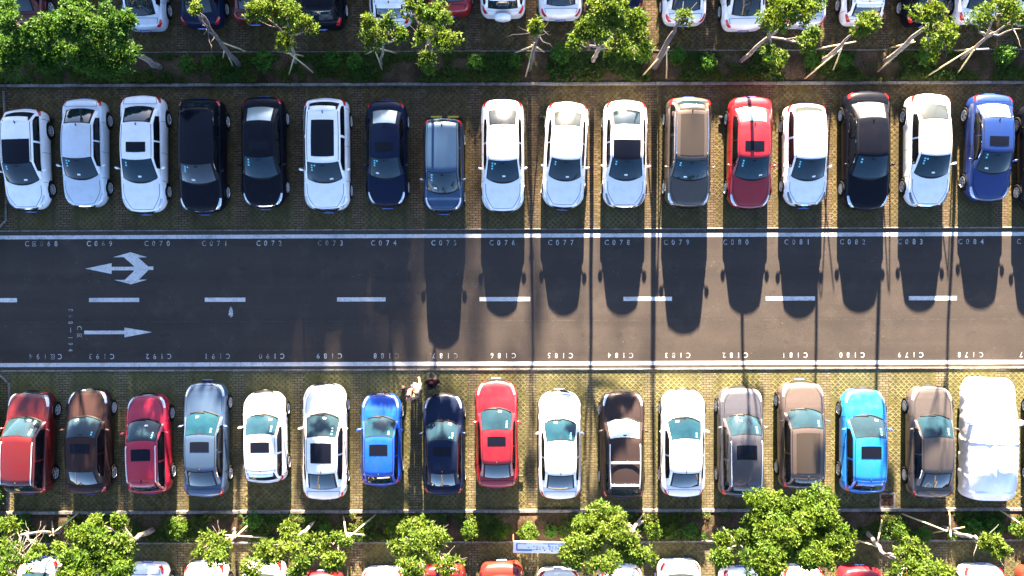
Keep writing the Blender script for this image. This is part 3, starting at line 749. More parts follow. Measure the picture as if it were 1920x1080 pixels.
# north row, noses towards the road
for a in [
 (65, 203, 397, 'S', 'hatch', WH, 'white hatchback with black glass front roof, leftmost in the row above the road', GN, dict(roof='front', tilt=1.5, spokes=1)),
 (173, 184, 392, 'S', 'sedan', SIL, 'pale silver blue sedan second from left in the row above the road', GN, dict(spokes=1, W=1.78)),
 (281, 178, 402, 'S', 'sedan', WH, 'white sedan with small black sunroof parked above bay number C070', GN, dict(roof='sun', W=1.84, spokes=1)),
 (390, 184, 402, 'S', 'suv', BLK, 'all black car with long glossy black roof parked above bay number C071', GN, dict(roof='black', zr=1.56, trim=True, wglass=GLASS_R)),
 (502, 180, 392, 'S', 'sedan', BLK, 'black sedan with pale reflecting rear glass parked above bay number C072', GN, dict(rglass=SKY_REFL, roof='sun', spokes=1)),
 (619, 184, 398, 'S', 'suv', WH, 'white car with large dark rectangular glass roof parked above bay number C073', GN, dict(roof='big', zr=1.58)),
 (729, 187, 390, 'S', 'sedan', NAVY, 'black sedan with white headlamps parked above bay number C074', GN, dict(rglass=SKY_REFL, roof='sun', W=1.68)),
 (834, 222, 401, 'S', 'mpv', BGR, 'small blue grey people carrier set back from the others above bay C075', GN, dict(W=1.66)),
 (943, 185, 400, 'S', 'sedan', WH, 'plain white sedan without sunroof parked above bay number C076', GN, dict(rglass=GREY_GL, W=1.76)),
 (1058, 190, 393, 'S', 'sedan', WH, 'white sedan parked slightly askew with grey rear glass above C077', GN, dict(tilt=-3.2, W=1.74, rglass=GREY_GL)),
 (1168, 187, 393, 'S', 'sedan', WH2, 'white sedan with dark brown glass over its front roof above bay C078', GN, dict(roof='front', tilt=-.8, head='dark')),
 (1284, 182, 393, 'S', 'suv', GOLD, 'gold brown car with beige panoramic roof parked above bay number C079', GN, dict(roof='pano', zr=1.62, tilt=-.8, trim=True, rails=CHROME)),
 (1398, 180, 395, 'S', 'sedan', RED, 'red sedan with small dark sunroof parked above bay number C080', GN, dict(roof='sun', tilt=-.9, trim=True, rglass=SKY_REFL)),
 (1500, 193, 390, 'S', 'hatch', WH, 'short white hatchback with plain roof parked above bay number C081', GN, dict(head='dark', rglass=GREY_GL)),
 (1613, 170, 397, 'S', 'sedan', BLK, 'long black sedan with silver wheels parked above bay number C082', GN, dict(trim=True, W=1.88, rglass=SKY_REFL, spokes=2)),
 (1726, 175, 391, 'S', 'sedan', WH, 'white sedan with plain roof and dark headlamps above bay number C083', GN, dict(head='dark', rglass=GREY_GL, tilt=-.6)),
 (1839, 175, 381, 'S', 'sedan', ROY, 'royal blue sedan with brown sunroof parked above bay number C084', GN, dict(roof='sun', tilt=-1.6, trim=True, rglass=SKY_REFL, spokes=0)),
 (1938, 192, 400, 'S', 'sedan', BLK, 'black car cut off by the right edge in the row above the road', GN, dict(spokes=1)),
 # south row, noses towards the road
 (72, 730, 927, 'N', 'suv', DRED, 'deep red people carrier with white roof rails, leftmost below the road', GS, dict(rails=ALLOY, tilt=-2.0, wiper=True, zr=1.72, spoiler=False)),
 (180, 726, 928, 'N', 'sedan', DBR, 'dark brown sedan with sunroof parked beside the deep red people carrier', GS, dict(roof='sun', wiper=True, spokes=1)),
 (290, 735, 928, 'N', 'hatch', CRIM, 'crimson estate car with silver roof rails and sunroof below the road', GS, dict(roof='sun', rails=ALLOY, wiper=True, tilt=1.2, trim=True)),
 (396, 713, 933, 'N', 'sedan', SLATE, 'slate blue sedan with black sunroof parked below bay number C191', GS, dict(roof='sun', wiper=True, trim=True, spokes=1)),
 (505, 730, 907, 'N', 'hatch', WH, 'short white hatchback with dark sunroof parked below bay number C190', GS, dict(roof='sun', wiper=True, tilt=.8)),
 (615, 716, 938, 'N', 'sedan', WH2, 'white sedan with large two part glass roof parked below bay C189', GS, dict(roof='mid', wiper=True, trim=True, head='pale')),
 (719, 733, 913, 'N', 'hatch', BLU, 'bright blue hatchback with sunroof next to the standing people', GS, dict(roof='sun', wiper=True, W=1.66, spoiler=False)),
 (834, 735, 930, 'N', 'sedan', NAVY, 'dark navy sedan parked below bay number C187 beside the red sedan', GS, dict(roof='sun', wiper=True, W=1.70, trim=True, spokes=1)),
 (932, 710, 916, 'N', 'sedan', RED, 'red sedan with dark sunroof parked below bay number C186', GS, dict(roof='sun', wiper=True, W=1.74, tilt=.5)),
 (1048, 730, 937, 'N', 'sedan', WH2, 'plain white sedan parked between the red sedan and the brown car with crossbars', GS, dict(wiper=True, W=1.74)),
 (1163, 730, 935, 'N', 'suv', CHM, 'dark brown off-road car with white crossbars on its roof', GS, dict(rails=ALLOY, cross=True, wiper=True, zr=1.70, W=1.80, spoiler=False, wglass=SKY_REFL)),
 (1275, 727, 933, 'N', 'sedan', WH, 'white sedan with teal rear glass parked below bay number C183', GS, dict(wiper=True, W=1.80, tilt=-.5)),
 (1381, 722, 932, 'N', 'suv', GREY, 'dark grey off-road car with silver roof rails and black sunroof', GS, dict(rails=ALLOY, roof='sun', wiper=True, W=1.84, spoiler=True)),
 (1493, 712, 918, 'N', 'suv', TAU, 'taupe car with long brown glass roof, its tail under the big tree', GS, dict(roof='pano', wiper=True, zr=1.6, W=1.86, trim=True)),
 (1608, 725, 927, 'N', 'hatch', LBL, 'sky blue hatchback with dark sunroof parked below bay number C180', GS, dict(roof='sun', wiper=True, W=1.84, tilt=-.6, spokes=0)),
 (1731, 720, 935, 'N', 'sedan', GRB, 'grey brown sedan with black wheels parked beside the covered car', GS, dict(wiper=True, trim=True, W=1.84, tilt=-.4, handles=CHROME, spokes=2)),
 (1955, 722, 930, 'N', 'sedan', BLK, 'black car cut off by the right edge in the row below the road', GS, dict(wiper=True)),
 # far north row, tails towards the hedge
 (62, -150, 52, 'N', 'sedan', DRED, 'dark red car hidden under the large tree in the top left corner', GF, {}),
 (283, -155, 60, 'N', 'sedan', SIL, 'silver sedan with blue plate at the top edge beside the big tree crown', GF, {}),
 (389, -150, 55, 'N', 'sedan', NAVY, 'black car with red tail lamps at the top edge behind the leaning bare tree', GF, {}),
 (486, -150, 48, 'N', 'sedan', DRED, 'dark red car mostly behind foliage at the top edge', GF, {}),
 (610, -152, 58, 'N', 'suv', BLK, 'black car at the top edge whose red tail lamp shows beside the leaves', GF, {}),
 (737, -155, 53, 'N', 'hatch', WH2, 'white hatchback at the top edge partly covered by tree leaves', GF, {}),
 (845, -160, 33, 'N', 'sedan', RED, 'bright red car at the top edge just behind a tree crown', GF, {}),
 (943, -150, 36, 'N', 'suv', WH, 'white off-road car with round white spare wheel on its tail at the top edge', GF, dict(spare=1)),
 (1049, -155, 40, 'N', 'sedan', WH2, 'white sedan at the top edge with wide blue plate recess', GF, {}),
 (1160, -160, 30, 'N', 'sedan', NAVY, 'dark blue car almost hidden behind the broad tree crown at the top edge', GF, {}),
 (1277, -150, 50, 'N', 'sedan', WH, 'white sedan behind the bare leaning trunk at the top edge', GF, {}),
 (1385, -150, 60, 'N', 'sedan', WH, 'white sedan with dark red tail lamps at the top edge beside leafy branches', GF, dict(tilt=1)),
 (1497, -150, 55, 'N', 'sedan', SIL, 'silver car covered by thick foliage at the top edge', GF, {}),
 (1605, -150, 50, 'N', 'hatch', WH, 'white hatchback behind the small yellow green treetop at the top edge', GF, {}),
 (1720, -150, 52, 'N', 'sedan', BLK, 'black car with chrome tail trim at the top edge on the right', GF, {}),
 (1815, -150, 47, 'N', 'sedan', WH, 'white car behind branches near the top right corner', GF, {}),
 (1925, -150, 50, 'N', 'sedan', WH, 'white car cut off by the top right corner', GF, {}),
 # far south row, tails towards the planted strip
 (92, 1043, 1245, 'S', 'sedan', WH, 'white sedan at the bottom left corner beside the bushy tree crown', GB, {}),
 (287, 1052, 1250, 'S', 'sedan', WH, 'white car with red tail lamps at the bottom edge below the pale trunk stump', GB, dict(rglass=GREY_GL)),
 (397, 1050, 1250, 'S', 'sedan', WH2, 'white car at the bottom edge partly under a twiggy tree', GB, {}),
 (503, 1046, 1250, 'S', 'sedan', WH, 'white car almost covered by leaves at the bottom edge', GB, {}),
 (610, 1068, 1265, 'S', 'sedan', RED, 'red car with dark rear glass at the bottom edge', GB, {}),
 (723, 1060, 1260, 'S', 'sedan', WH, 'white car at the bottom edge beside a dense yellow green crown', GB, {}),
 (835, 1053, 1255, 'S', 'sedan', DRED, 'dark red car at the bottom edge left of the orange red one', GB, {}),
 (941, 1049, 1250, 'S', 'sedan', ORG, 'orange red car at the bottom edge below the blue and white banner', GB, {}),
 (1046, 1062, 1260, 'S', 'sedan', IVORY, 'ivory car at the bottom edge just right of the orange red one', GB, {}),
 (1160, 1056, 1255, 'S', 'sedan', WH2, 'white car at the bottom edge right of the round bright tree crown', GB, {}),
 (1268, 1046, 1250, 'S', 'sedan', WH, 'white car standing clear at the bottom edge in the middle right', GB, {}),
 (1382, 1060, 1260, 'S', 'sedan', WH, 'white car under the left end of the biggest tree crown at the bottom', GB, {}),
 (1494, 1056, 1255, 'S', 'sedan', WH2, 'white car under the middle of the biggest tree crown at the bottom', GB, {}),
 (1602, 1058, 1260, 'S', 'sedan', RED, 'red car at the bottom edge right of the biggest tree crown', GB, dict(rglass=SKY_REFL)),
 (1715, 1062, 1260, 'S', 'sedan', SIL, 'silver car under the bright tree crown near the bottom right', GB, {}),
 (1825, 1055, 1250, 'S', 'sedan', WH, 'white car at the bottom edge near the right corner', GB, {}),
 (1932, 1058, 1255, 'S', 'hatch', ORG, 'orange car cut off by the bottom right corner', GB, {}),
]:
    px, yt, yb, fc, ty, pm, lab, grp, kw = a
    kw = dict(kw); spare = kw.pop('spare', 0)
    r = build_car(px, yt, yb, fc, ty, pm, lab, grp, **kw)
    if spare:
        L2 = min(o.location.y for o in r.children) 
        body = [o for o in r.children if o.name.startswith('body')][0]
        ym = min(v.co.y for v in body.data.vertices)
        mb = MB(); n = 32; v = []; f = []
        prof = [(.0, -.20), (.24, -.20), (.32, -.17), (.35, -.10), (.35, .0)]
        for j in range(n):
            t = 2 * math.pi * j / n
            for rr, y in prof: v.append((rr * math.cos(t), ym + y * 1.0 + .0, .88 + rr * math.sin(t)))
        m_ = len(prof)
        for j in range(n):
            for q in range(m_ - 1):
                c_ = ((j + 1) % n) * m_ + q; f.append((j * m_ + q, j * m_ + q + 1, c_ + 1, c_))
        mb.add(v, f); mb.build('spare_wheel_cover', pm, r, True)

# ------------------------------------------------------------------ covered car
def covered_car():
    cx, yt, yb = 1839, 713, 941
    y0 = (540 - yt) / S * (H - .8) / H; y1 = (540 - yb) / S * (H - .9) / H
    L = y0 - y1; c = P(cx, 540); root = empty('covered_car', (c.x, (y0 + y1) / 2, .014), math.radians(-1.5))
    tag(root, 'car wrapped in a wrinkled silvery white fabric cover at the right end below the road', 'covered car')
    COV = mat('cover_fabric', (.72, .75, .82), rough=.38, metal=.15)
    N = NT(COV); p = N.n('TexCoord').outputs['Object']
    st = N.n('Mapping', ins={'Vector': p, 'Scale': (7, 2.2, 5)}).outputs[0]
    bp = N.n('Bump', ins={'Strength': .5, 'Distance': .02, 'Height': N.noise(st, 1.4, 5, .65)})
    N.link(bp.outputs[0], N.b.inputs['Normal'])
    prof = [(0, .72), (.25, .88), (1.0, 1.02), (1.35, 1.14), (2.05, 1.66), (2.5, 1.74), (3.5, 1.72), (4.0, 1.60), (4.5, 1.34), (L - .12, 1.12), (L, .95)]
    nu, nr = 120, 96; v = []; f = []
    for i in range(nu + 1):
        u = L * .5 * (1 - math.cos(math.pi * i / nu))
        top = interp(prof, u); top = (top + interp(prof, max(0, u - .15)) + interp(prof, min(L, u + .15))) / 3
        fr_ = min(1, max(0, u / .8)); rr = min(1, max(0, (L - u) / .5))
        w_ = 1.05 * (.55 + .45 * (1 - (1 - fr_) ** 2.8) ** (1 / 2.8)) * (.65 + .35 * (1 - (1 - rr) ** 2.6) ** (1 / 2.6))
        for j in range(nr + 1):
            a = math.pi * j / nr; ca, sa = math.cos(a), math.sin(a)
            ex = .62 if top > 1.3 else .45
            x = w_ * math.copysign(abs(ca) ** ex, ca); zz = abs(sa) ** .62
            hem = .22 + .03 * math.sin(u * 9)
            z = hem + (top - hem) * zz
            if z > 1.0: x *= 1 - .20 * min(1, (z - 1.0) / .6)
            # drape folds
            side = 1 - zz
            q = noise.noise(Vector((u * 2.1 + x * 1.3, z * 1.2, 3.1)))
            fold = math.sin(u * 9 + 7 * q + 3 * x) * .007 * side + .022 * q * (.10 + side)
            nx = math.copysign(abs(ca) ** .8, ca)
            tt = noise.noise(Vector((u * .9 - x * 1.5, x * 2 + u * .5, 9))) 
            v.append((x + nx * fold, L / 2 - u, z + sa * (fold * .5 + 0.014 * math.exp(-((x + .55 - .25 * (u - 2.0)) ** 2) / .06) * math.sin(u * 9 - x * 9 + tt * 5))))
    for i in range(nu):
        for j in range(nr):
            a = i * (nr + 1) + j; f.append((a, a + 1, a + nr + 2, a + nr + 1))
    f.append(tuple(range(nr, -1, -1))); f.append(tuple(nu * (nr + 1) + j for j in range(nr + 1)))
    mk('fabric_cover', v, f, COV, root)
    for sg in (-1, 1):   # mirrors poke the fabric out
        b = MB(); b.ball((sg * 1.03, L / 2 - 1.75, 1.06), (.17, .12, .12)); b.build('mirror_bulge', COV, root, True)
    # tie strap over the roof
    i = int(nu * math.acos(1 - 2 * 2.55 / L) / math.pi); pts = [Vector(v[i * (nr + 1) + j]) + Vector((0, 0, .012)) for j in range(2, nr - 1)]
    pts = [p + Vector((p.x * .012, 0, 0)) for p in pts]
    b = MB(); b.tube(pts, .012, 5); b.build('tie_strap', mat('cream_strap', (.7, .66, .52), rough=.6), root, True)
    for uw in (.95, L - .95):
        for sg in (-1, 1):
            q = inst('wheel', wheel_me, root, (sg * .84, L / 2 - uw, .335), (0, 0, 0 if sg > 0 else math.pi)); inst('rim', rim_me[1], q)
covered_car()

SHADE_TREES = [(-27, 27, 8.2, 3.6, 2.4), (-23.0, 26, 8.2, 3.4, 2.4), (-19, 27, 8.0, 3.4, 2.4), (-15, 26, 8.0, 3.2, 2.2), (-11.5, 27, 7.7, 3.0, 1.8), (-31, 27, 7.8, 3.4, 2), (-13, 71, 17.9, 3.4, 2.2), (-10, 73, 18.0, 3.2, 2.0), (-7.4, 71, 18.0, 3.0, 1.7), (-5, 73, 18.2, 3.0, 1.4), (-2.3, 72, 18.4, 2.8, .65), (.6, 71, 18.6, 2.8, .30), (3.6, 73, 18.8, 2.8, .13), (7.0, 72, 18.8, 3.0, .05)]  # unseen trees added for shade, foliage thinned to soften its right edge

# ------------------------------------------------------------------ wheel stops
YEL = mat('yellow_band', (.45, .36, .04), rough=.6); DRK = mat('dark_rubber', (.02, .02, .02), rough=.7)
def stop_mesh():
    b = MB()
    for k in range(7):
        x0 = -.80 + k * 1.6 / 7; b.cbox(x0, x0 + 1.6 / 7 - .001, -.045, .045, .07, .14, .012, 1 if k in (1, 2, 4, 5) else 0)
    for x in (-.6, 0, .6): b.box(x - .03, x + .03, -.03, .03, 0, .07, 0)
    return b
sb = stop_mesh(); first = None
def wheel_stop(px, py, lab, grp):
    global first
    if first is None: o = sb.build('wheel_stop', [DRK, YEL]); first = o
    else: o = first.copy(); C.objects.link(o)
    p = P(px, py, .12); o.location = (p.x, p.y, .013); o.rotation_euler = (0, 0, 0)
    tag(o, lab, 'wheel stop', grp)
for px, nm in ((65, 'leftmost white hatchback'), (173, 'pale silver blue sedan'), (281, 'white sedan above C070'), (390, 'all black car above C071'), (502, 'black sedan above C072'), (619, 'white car above C073'), (729, 'black sedan above C074'), (834, 'small blue grey people carrier'), (943, 'plain white sedan above C076'), (1045, 'askew white sedan above C077'), (1168, 'white sedan above C078'), (1284, 'gold brown car'), (1384, 'red sedan above C080'), (1500, 'white hatchback above C081'), (1613, 'long black sedan above C082'), (1726, 'white sedan above C083'), (1839, 'royal blue sedan')):
    wheel_stop(px, 219.5, 'yellow and black wheel stop bar behind the ' + nm, 'wheel stops of the upper row')
for px, nm in ((72, 'deep red people carrier'), (180, 'dark brown sedan'), (290, 'crimson estate car'), (396, 'slate blue sedan'), (505, 'white hatchback below C190'), (615, 'white sedan below C189'), (719, 'bright blue hatchback'), (834, 'dark navy sedan'), (945, 'red sedan below C186'), (1048, 'plain white sedan below C185'), (1163, 'brown car with crossbars'), (1275, 'white sedan below C183'), (1381, 'dark grey off-road car'), (1493, 'taupe car'), (1618, 'sky blue hatchback'), (1731, 'grey brown sedan')):
    wheel_stop(px, 893, 'yellow and black wheel stop bar under the tail of the ' + nm, 'wheel stops of the lower row')

# ------------------------------------------------------------------ drain grate
p = P(1663, 938); dg = empty('drain_grate', (p.x, p.y, .013)); tag(dg, 'rusty slotted drain grate in a concrete frame by the kerb near the grey brown sedan', 'drain')
RUST = mat('rusty_iron', (.075, .032, .018), rough=.9)
b = MB(); 
for q in ((-.34, .34, .24, .32), (-.34, .34, -.32, -.24), (-.34, -.26, -.24, .24), (.26, .34, -.24, .24)): b.cbox(q[0], q[1], q[2], q[3], 0, .03, .006)
b.build('frame', KERB, dg)
b = MB()
for k in range(8): b.cbox(-.25, .25, -.225 + k * .06, -.19 + k * .06, .002, .026, .004)
b.box(-.02, .02, -.235, .235, .0, .020); b.build('grating', RUST, dg)
b = MB(); b.box(-.26, .26, -.24, .24, -.004, .0015); b.build('pit', mat('pit_dark', (.006, .005, .004), rough=1), dg)

# ------------------------------------------------------------------ banner on posts
def banner():
    z0, z1 = .85, 1.35
    A, B_, Cc, D = P(962, 1036.5, z0), P(1085, 1038.5, z0), P(1072, 1018, z1), P(960, 1015, z1)
    root = empty('banner', ((A.x + B_.x) / 2, A.y, 0)); tag(root, 'blue and white lettered banner board leaning beside the round bright tree crown', 'banner')
    o = Vector(root.location)
    ux = (B_ - A); L = ux.length; ux.normalize(); uy = (D - A); uy = uy - ux * uy.dot(ux); Hh = uy.length; uy.normalize(); nn = ux.cross(uy)
    if nn.z < 0: nn = -nn
    def quad(x0, x1, y0, y1, h):
        return [A + ux * x0 * L + uy * y0 * Hh + nn * h - o for x0, y0 in ((x0, y0), (x1, y0), (x1, y1), (x0, y1))]
    WHT = mat('banner_white', (.72, .74, .78), rough=.5); BL = mat('banner_blue', (.012, .13, .42), rough=.5); TE = mat('banner_teal', (.02, .22, .38), rough=.5); DK = mat('banner_dark', (.03, .04, .10), rough=.6)
    b = MB(); q0 = quad(0, 1, 0, 1, 0); q1 = quad(0, 1, 0, 1, -.02)
    b.add(q0 + q1, [(0, 1, 2, 3), (7, 6, 5, 4), (0, 4, 5, 1), (1, 5, 6, 2), (2, 6, 7, 3), (3, 7, 4, 0)]); b.build('panel', WHT, root)
    def marks(nm, m, L_):
        b = MB()
        for k, q in enumerate(L_): b.add(quad(*q, .004 + .0004 * (k % 3)), [(0, 1, 2, 3)])
        b.build(nm, m, root)
    marks('blue_border', BL, [(.045, .20, .78, .84), (.045, .065, .22, .78), (.45, .78, .80, .85), (.93, .955, .2, .8)])
    marks('teal_stripe', TE, [(.06, .29, .18, .34), (.72, .92, .15, .32)])
    rr = random.Random(5); ls = []
    for k in range(9):      # blurred characters: short strokes like the ones in the photograph
        x = .30 + k * .048
        for j in range(4):
            if rr.random() < .75: ls.append((x, x + .012 + rr.random() * .022, .30 + j * .09, .345 + j * .09))
    for x in (.53, .70): ls += [(x, x + .012, .58, .80), (x - .012, x + .03, .62, .66)]
    marks('lettering', BL, ls); marks('fine_print', DK, [(.22, .245, .48, .53), (.34, .385, .34, .40), (.47, .49, .20, .33), (.58, .60, .16, .28), (.67, .71, .42, .46)])
    for t in (.02, .98):
        f_ = A + ux * t * L; b_ = D + ux * t * L
        b = MB(); b.tube([Vector((b_.x, b_.y + .05, 0)) - o, b_ - nn * .03 - o], .018, 6); b.tube([Vector((f_.x, f_.y + .01, 0)) - o, f_ - nn * .03 - o], .018, 6)
        b.build('support_post', mat('post_wood', (.22, .12, .06), rough=.8), root, True)
banner()

# ------------------------------------------------------------------ foliage
def leaf_mat(name, a, b_, c_, tr=.35):
    m = mat(name, a, rough=.6, spec=.15)
    N = NT(m); p = geo_pos(N)
    c = N.mix(N.ramp(N.noise(p, .9, 3), .35, .65), a, b_)
    c = N.mix(N.ramp(N.noise(p, 7.5, 3, .7), .56, .70), c, c_)
    N.link(c, N.b.inputs['Base Color'])
    t = N.n('BsdfTranslucent'); 
    c2 = N.n('Mix', data_type='RGBA', blend_type='MULTIPLY', ins={0: 1.0, 6: c, 7: (1.4, 1.25, .35, 1)}).outputs[2]
    N.link(c2, t.inputs[0])
    mx = N.n('MixShader', ins={0: tr, 1: N.b.outputs[0], 2: t.outputs[0]})
    N.link(mx.outputs[0], N.o.inputs[0])
    return m
LEAF_DG = leaf_mat('leaf_deep_green', (.020, .070, .008), (.038, .095, .010), (.010, .036, .006))
LEAF_MG = leaf_mat('leaf_mid_green', (.046, .098, .010), (.074, .120, .012), (.022, .055, .008))
LEAF_YG = leaf_mat('leaf_yellow_green', (.075, .122, .014), (.055, .108, .014), (.110, .110, .014))
LEAF_SH = leaf_mat('leaf_shrub', (.036, .125, .018), (.062, .150, .018), (.040, .075, .012))
LEAF_CV = leaf_mat('leaf_ground_cover', (.030, .078, .012), (.062, .090, .014), (.080, .046, .016), tr=.25)
BARK = mat('bark', (.16, .13, .11), rough=.95); 
_N = NT(BARK); _p = geo_pos(_N)
_N.link(_N.mix(_N.ramp(_N.noise(_p, 9, 5, .7), .38, .62), (.085, .068, .056), (.23, .20, .17)), _N.b.inputs['Base Color'])
BARK_D = mat('dark_bark', (.07, .06, .06), rough=.95); BAMBOO = mat('bamboo_stake', (.42, .36, .20), rough=.7)

def leaves_mesh(centres, axes, npl, ln, wd, seed, spread=1.0):
    """whorls of small leaves: centres (n,3), axes (n,3); returns numpy verts, quads"""
    r = np.random.default_rng(seed); n = len(centres)
    c = np.repeat(centres, npl, 0); ax = np.repeat(axes, npl, 0); m = n * npl
    th = (np.tile(np.arange(npl), n) / npl) * 2 * np.pi + np.repeat(r.uniform(0, 6.28, n), npl) + r.normal(0, .25, m)
    t1 = np.cross(ax, np.array([.3, .9, .2])); t1 /= np.linalg.norm(t1, axis=1, keepdims=True) + 1e-9
    t2 = np.cross(ax, t1)
    el = r.uniform(.05, 1.15, m) * spread
    d = (t1 * np.cos(th)[:, None] + t2 * np.sin(th)[:, None]) * np.cos(el)[:, None] + ax * np.sin(el)[:, None]
    d /= np.linalg.norm(d, axis=1, keepdims=True)
    L = ln * r.uniform(.5, 1.4, m)[:, None]; W = wd * r.uniform(.7, 1.2, m)[:, None]
    s_ = np.cross(d, ax + r.normal(0, .35, (m, 3))); s_ /= np.linalg.norm(s_, axis=1, keepdims=True) + 1e-9
    nrm = np.cross(s_, d)
    a = c + d * L * .12
    b1 = c + d * L * .55 + s_ * W * .5 + nrm * W * .12; b2 = c + d * L * .55 - s_ * W * .5 + nrm * W * .12
    e = c + d * L - ax * L * .15
    v = np.stack([a, b1, e, b2], 1).reshape(-1, 3)
    return v
def np_mesh(name, v, m, parent=None):
    nq = len(v) // 4
    me = bpy.data.meshes.new(name)
    me.vertices.add(len(v)); me.vertices.foreach_set('co', v.astype(np.float32).ravel())
    me.loops.add(nq * 4); me.loops.foreach_set('vertex_index', np.arange(nq * 4, dtype=np.int32))
    me.polygons.add(nq); me.polygons.foreach_set('loop_start', np.arange(0, nq * 4, 4, dtype=np.int32)); me.polygons.foreach_set('loop_total', np.full(nq, 4, dtype=np.int32))
    me.materials.append(m); me.update(); me.validate()
    o = bpy.data.objects.new(name, me); C.objects.link(o)
    if parent: o.parent = parent
    return o
def crown_tufts(blobs, dens, rg):
    """blobs: (centre, rx, ry, rz); tufts gather into clumps near each blob's skin"""
    cs = []; ax = []; clumps = []
    for c, rx, ry, rz in blobs:
        c = np.array(c); R = np.array([rx, ry, rz])
        nc = max(5, int(11 * dens * rx * ry + 4))
        for _ in range(nc):
            d = rg.normal(0, 1, 3); d /= np.linalg.norm(d); d[2] = abs(d[2]) * .9 - .25
            q = c + d * R * rg.uniform(.35, .98)
            rc = rg.uniform(.26, .52) * min(1.0, .45 + .4 * rx); k = int(38 * dens * (rc / .38) ** 2)
            o = rg.normal(0, 1, (k, 3)); o /= np.linalg.norm(o, axis=1, keepdims=True) + 1e-9; o[:, 2] = np.abs(o[:, 2]) * .8 - .15
            pts = q + o * rc * rg.uniform(.4, 1.15, (k, 1))
            a = o * .7 + np.array([0, 0, .75]) + rg.normal(0, .25, (k, 3)); a /= np.linalg.norm(a, axis=1, keepdims=True)
            cs.append(pts); ax.append(a); clumps.append(q)
    return np.concatenate(cs), np.concatenate(ax), clumps
def wiggle(p, q, n, amp, r_):
    return [p.lerp(q, i / n) + (Vector((r_.uniform(-1, 1), r_.uniform(-1, 1), r_.uniform(-.5, .5))) * amp if 0 < i < n else Vector()) for i in range(n + 1)]
def tree(base, crowns, m, label, seed, rad=.11, dens=1.0, stakes=(), bark=None, leaf=(.155, .056), npl=8, fork=None, group='trees in the planted strips', twigs=0, bare=(), stub=()):
    """base: photo pixel of the foot; crowns: (px, py, z, r pixels x, r pixels y); the trunk runs from the foot to the crown"""
    rg = np.random.default_rng(seed); r_ = random.Random(seed); bark = bark or BARK
    b0 = P(*base); root = empty('tree', (b0.x, b0.y, .08)); o = Vector(root.location)
    tag(root, label, 'tree', group)
    blobs = []
    for cx, cy, z, rx, ry in crowns:
        c = P(cx, cy, z); k = (H - z) / H / S
        blobs.append((tuple(c - o), rx * k, ry * k, .75 * (rx + ry) * .5 * k))
    tops = [Vector(b_[0]) for b_ in blobs] + [P(*q) - o for q in bare]
    cm = sum(tops, Vector()) / len(tops)
    fk = (P(*fork) - o) if fork else Vector((cm.x * .62, cm.y * .62, cm.z * .62))
    b = MB()
    tr = wiggle(Vector((0, 0, -.12)), fk, 6, .045, r_)
    b.tube(tr, [rad * (1.15 - .45 * i / 6) for i in range(7)], 9)
    if blobs:
        cs, ax, clumps = crown_tufts(blobs, dens, rg)
    else: clumps = []
    for t in tops:
        mid = wiggle(fk, t - Vector((0, 0, .15)), 5, .07, r_)
        b.tube(mid, [rad * (.68 - .48 * i / 5) for i in range(6)], 7)
    for q in clumps:
        q = Vector(q); t = min(tops, key=lambda e: (e - q).length); s_ = fk.lerp(t, r_.uniform(.35, 1.0))
        b.tube(wiggle(s_, q, 3, .06, r_), [rad * .24, rad * .18, rad * .12, rad * .06], 5)
    for _ in range(twigs):
        t = r_.choice(tops); s_ = fk.lerp(t, r_.uniform(.3, 1)); e = s_ + Vector((r_.uniform(-1, 1), r_.uniform(-1, 1), r_.uniform(-.1, .5))).normalized() * r_.uniform(.4, 1.1)
        b.tube(wiggle(s_, e, 4, .05, r_), [rad * .22, rad * .18, rad * .14, rad * .1, rad * .04], 5)
    b.build('trunk', bark, root, True)
    if blobs: np_mesh('foliage', leaves_mesh(cs, ax, npl, leaf[0], leaf[1], seed), m, root)
    for (x0, y0, x1, y1, z1) in stakes:
        b = MB(); a = P(x0, y0, 0) - o - Vector((0, 0, .05)); e = P(x1, y1, z1) - o; d = (e - a).normalized()
        b.tube([a, a.lerp(e, .5) + Vector((.01, .01, .02)), e + d * .25], [.034, .031, .026], 7); b.build('support_stake', BAMBOO, root, True)
    return root

GT = 'trees in the upper planted strip'; GBt = 'trees in the lower planted strip'
D_ = LEAF_DG; M_ = LEAF_MG; Y_ = LEAF_YG
tree((118, 121), [(38, 100, 4.6, 56, 48), (20, 40, 5.6, 40, 40), (75, 60, 5.2, 40, 38)], D_, 'big dark green tree filling the top left corner', 11, .10, 1.25, fork=(86, 98, 2.2), group=GT)
tree((302, 128), [(185, 95, 4.8, 58, 44), (140, 40, 5.6, 60, 42), (215, 40, 5.6, 42, 40), (235, 105, 4.2, 26, 26), (110, 105, 4.4, 40, 32)], D_, 'broad dark green tree whose short pale trunk leans at the top left', 12, .12, 1.3, fork=(256, 100, 2.6), group=GT)
tree((452, 126), [(370, 20, 5.3, 9, 8)], Y_, 'almost bare dark trunk with stakes leaning over the black car at the top edge', 13, .10, .7, bark=BARK_D, fork=(410, 75, 3.4), stakes=((470, 100, 422, 82, 1.9), (417, 112, 421, 90, 1.9), (438, 128, 421, 90, 1.9)), twigs=6, bare=((378, 45, 4.8), (362, 15, 5.2)), group=GT)
tree((556, 122), [(535, 20, 5.0, 46, 24), (490, 25, 5.0, 30, 22), (580, 48, 4.6, 20, 24), (535, 72, 3.9, 18, 26)], M_, 'airy green tree tied to crossed stakes left of the small round bush', 14, .07, .95, stakes=((540, 144, 551, 108, 1.4), (592, 140, 545, 102, 1.5), (575, 106, 540, 100, 1.4)), group=GT)
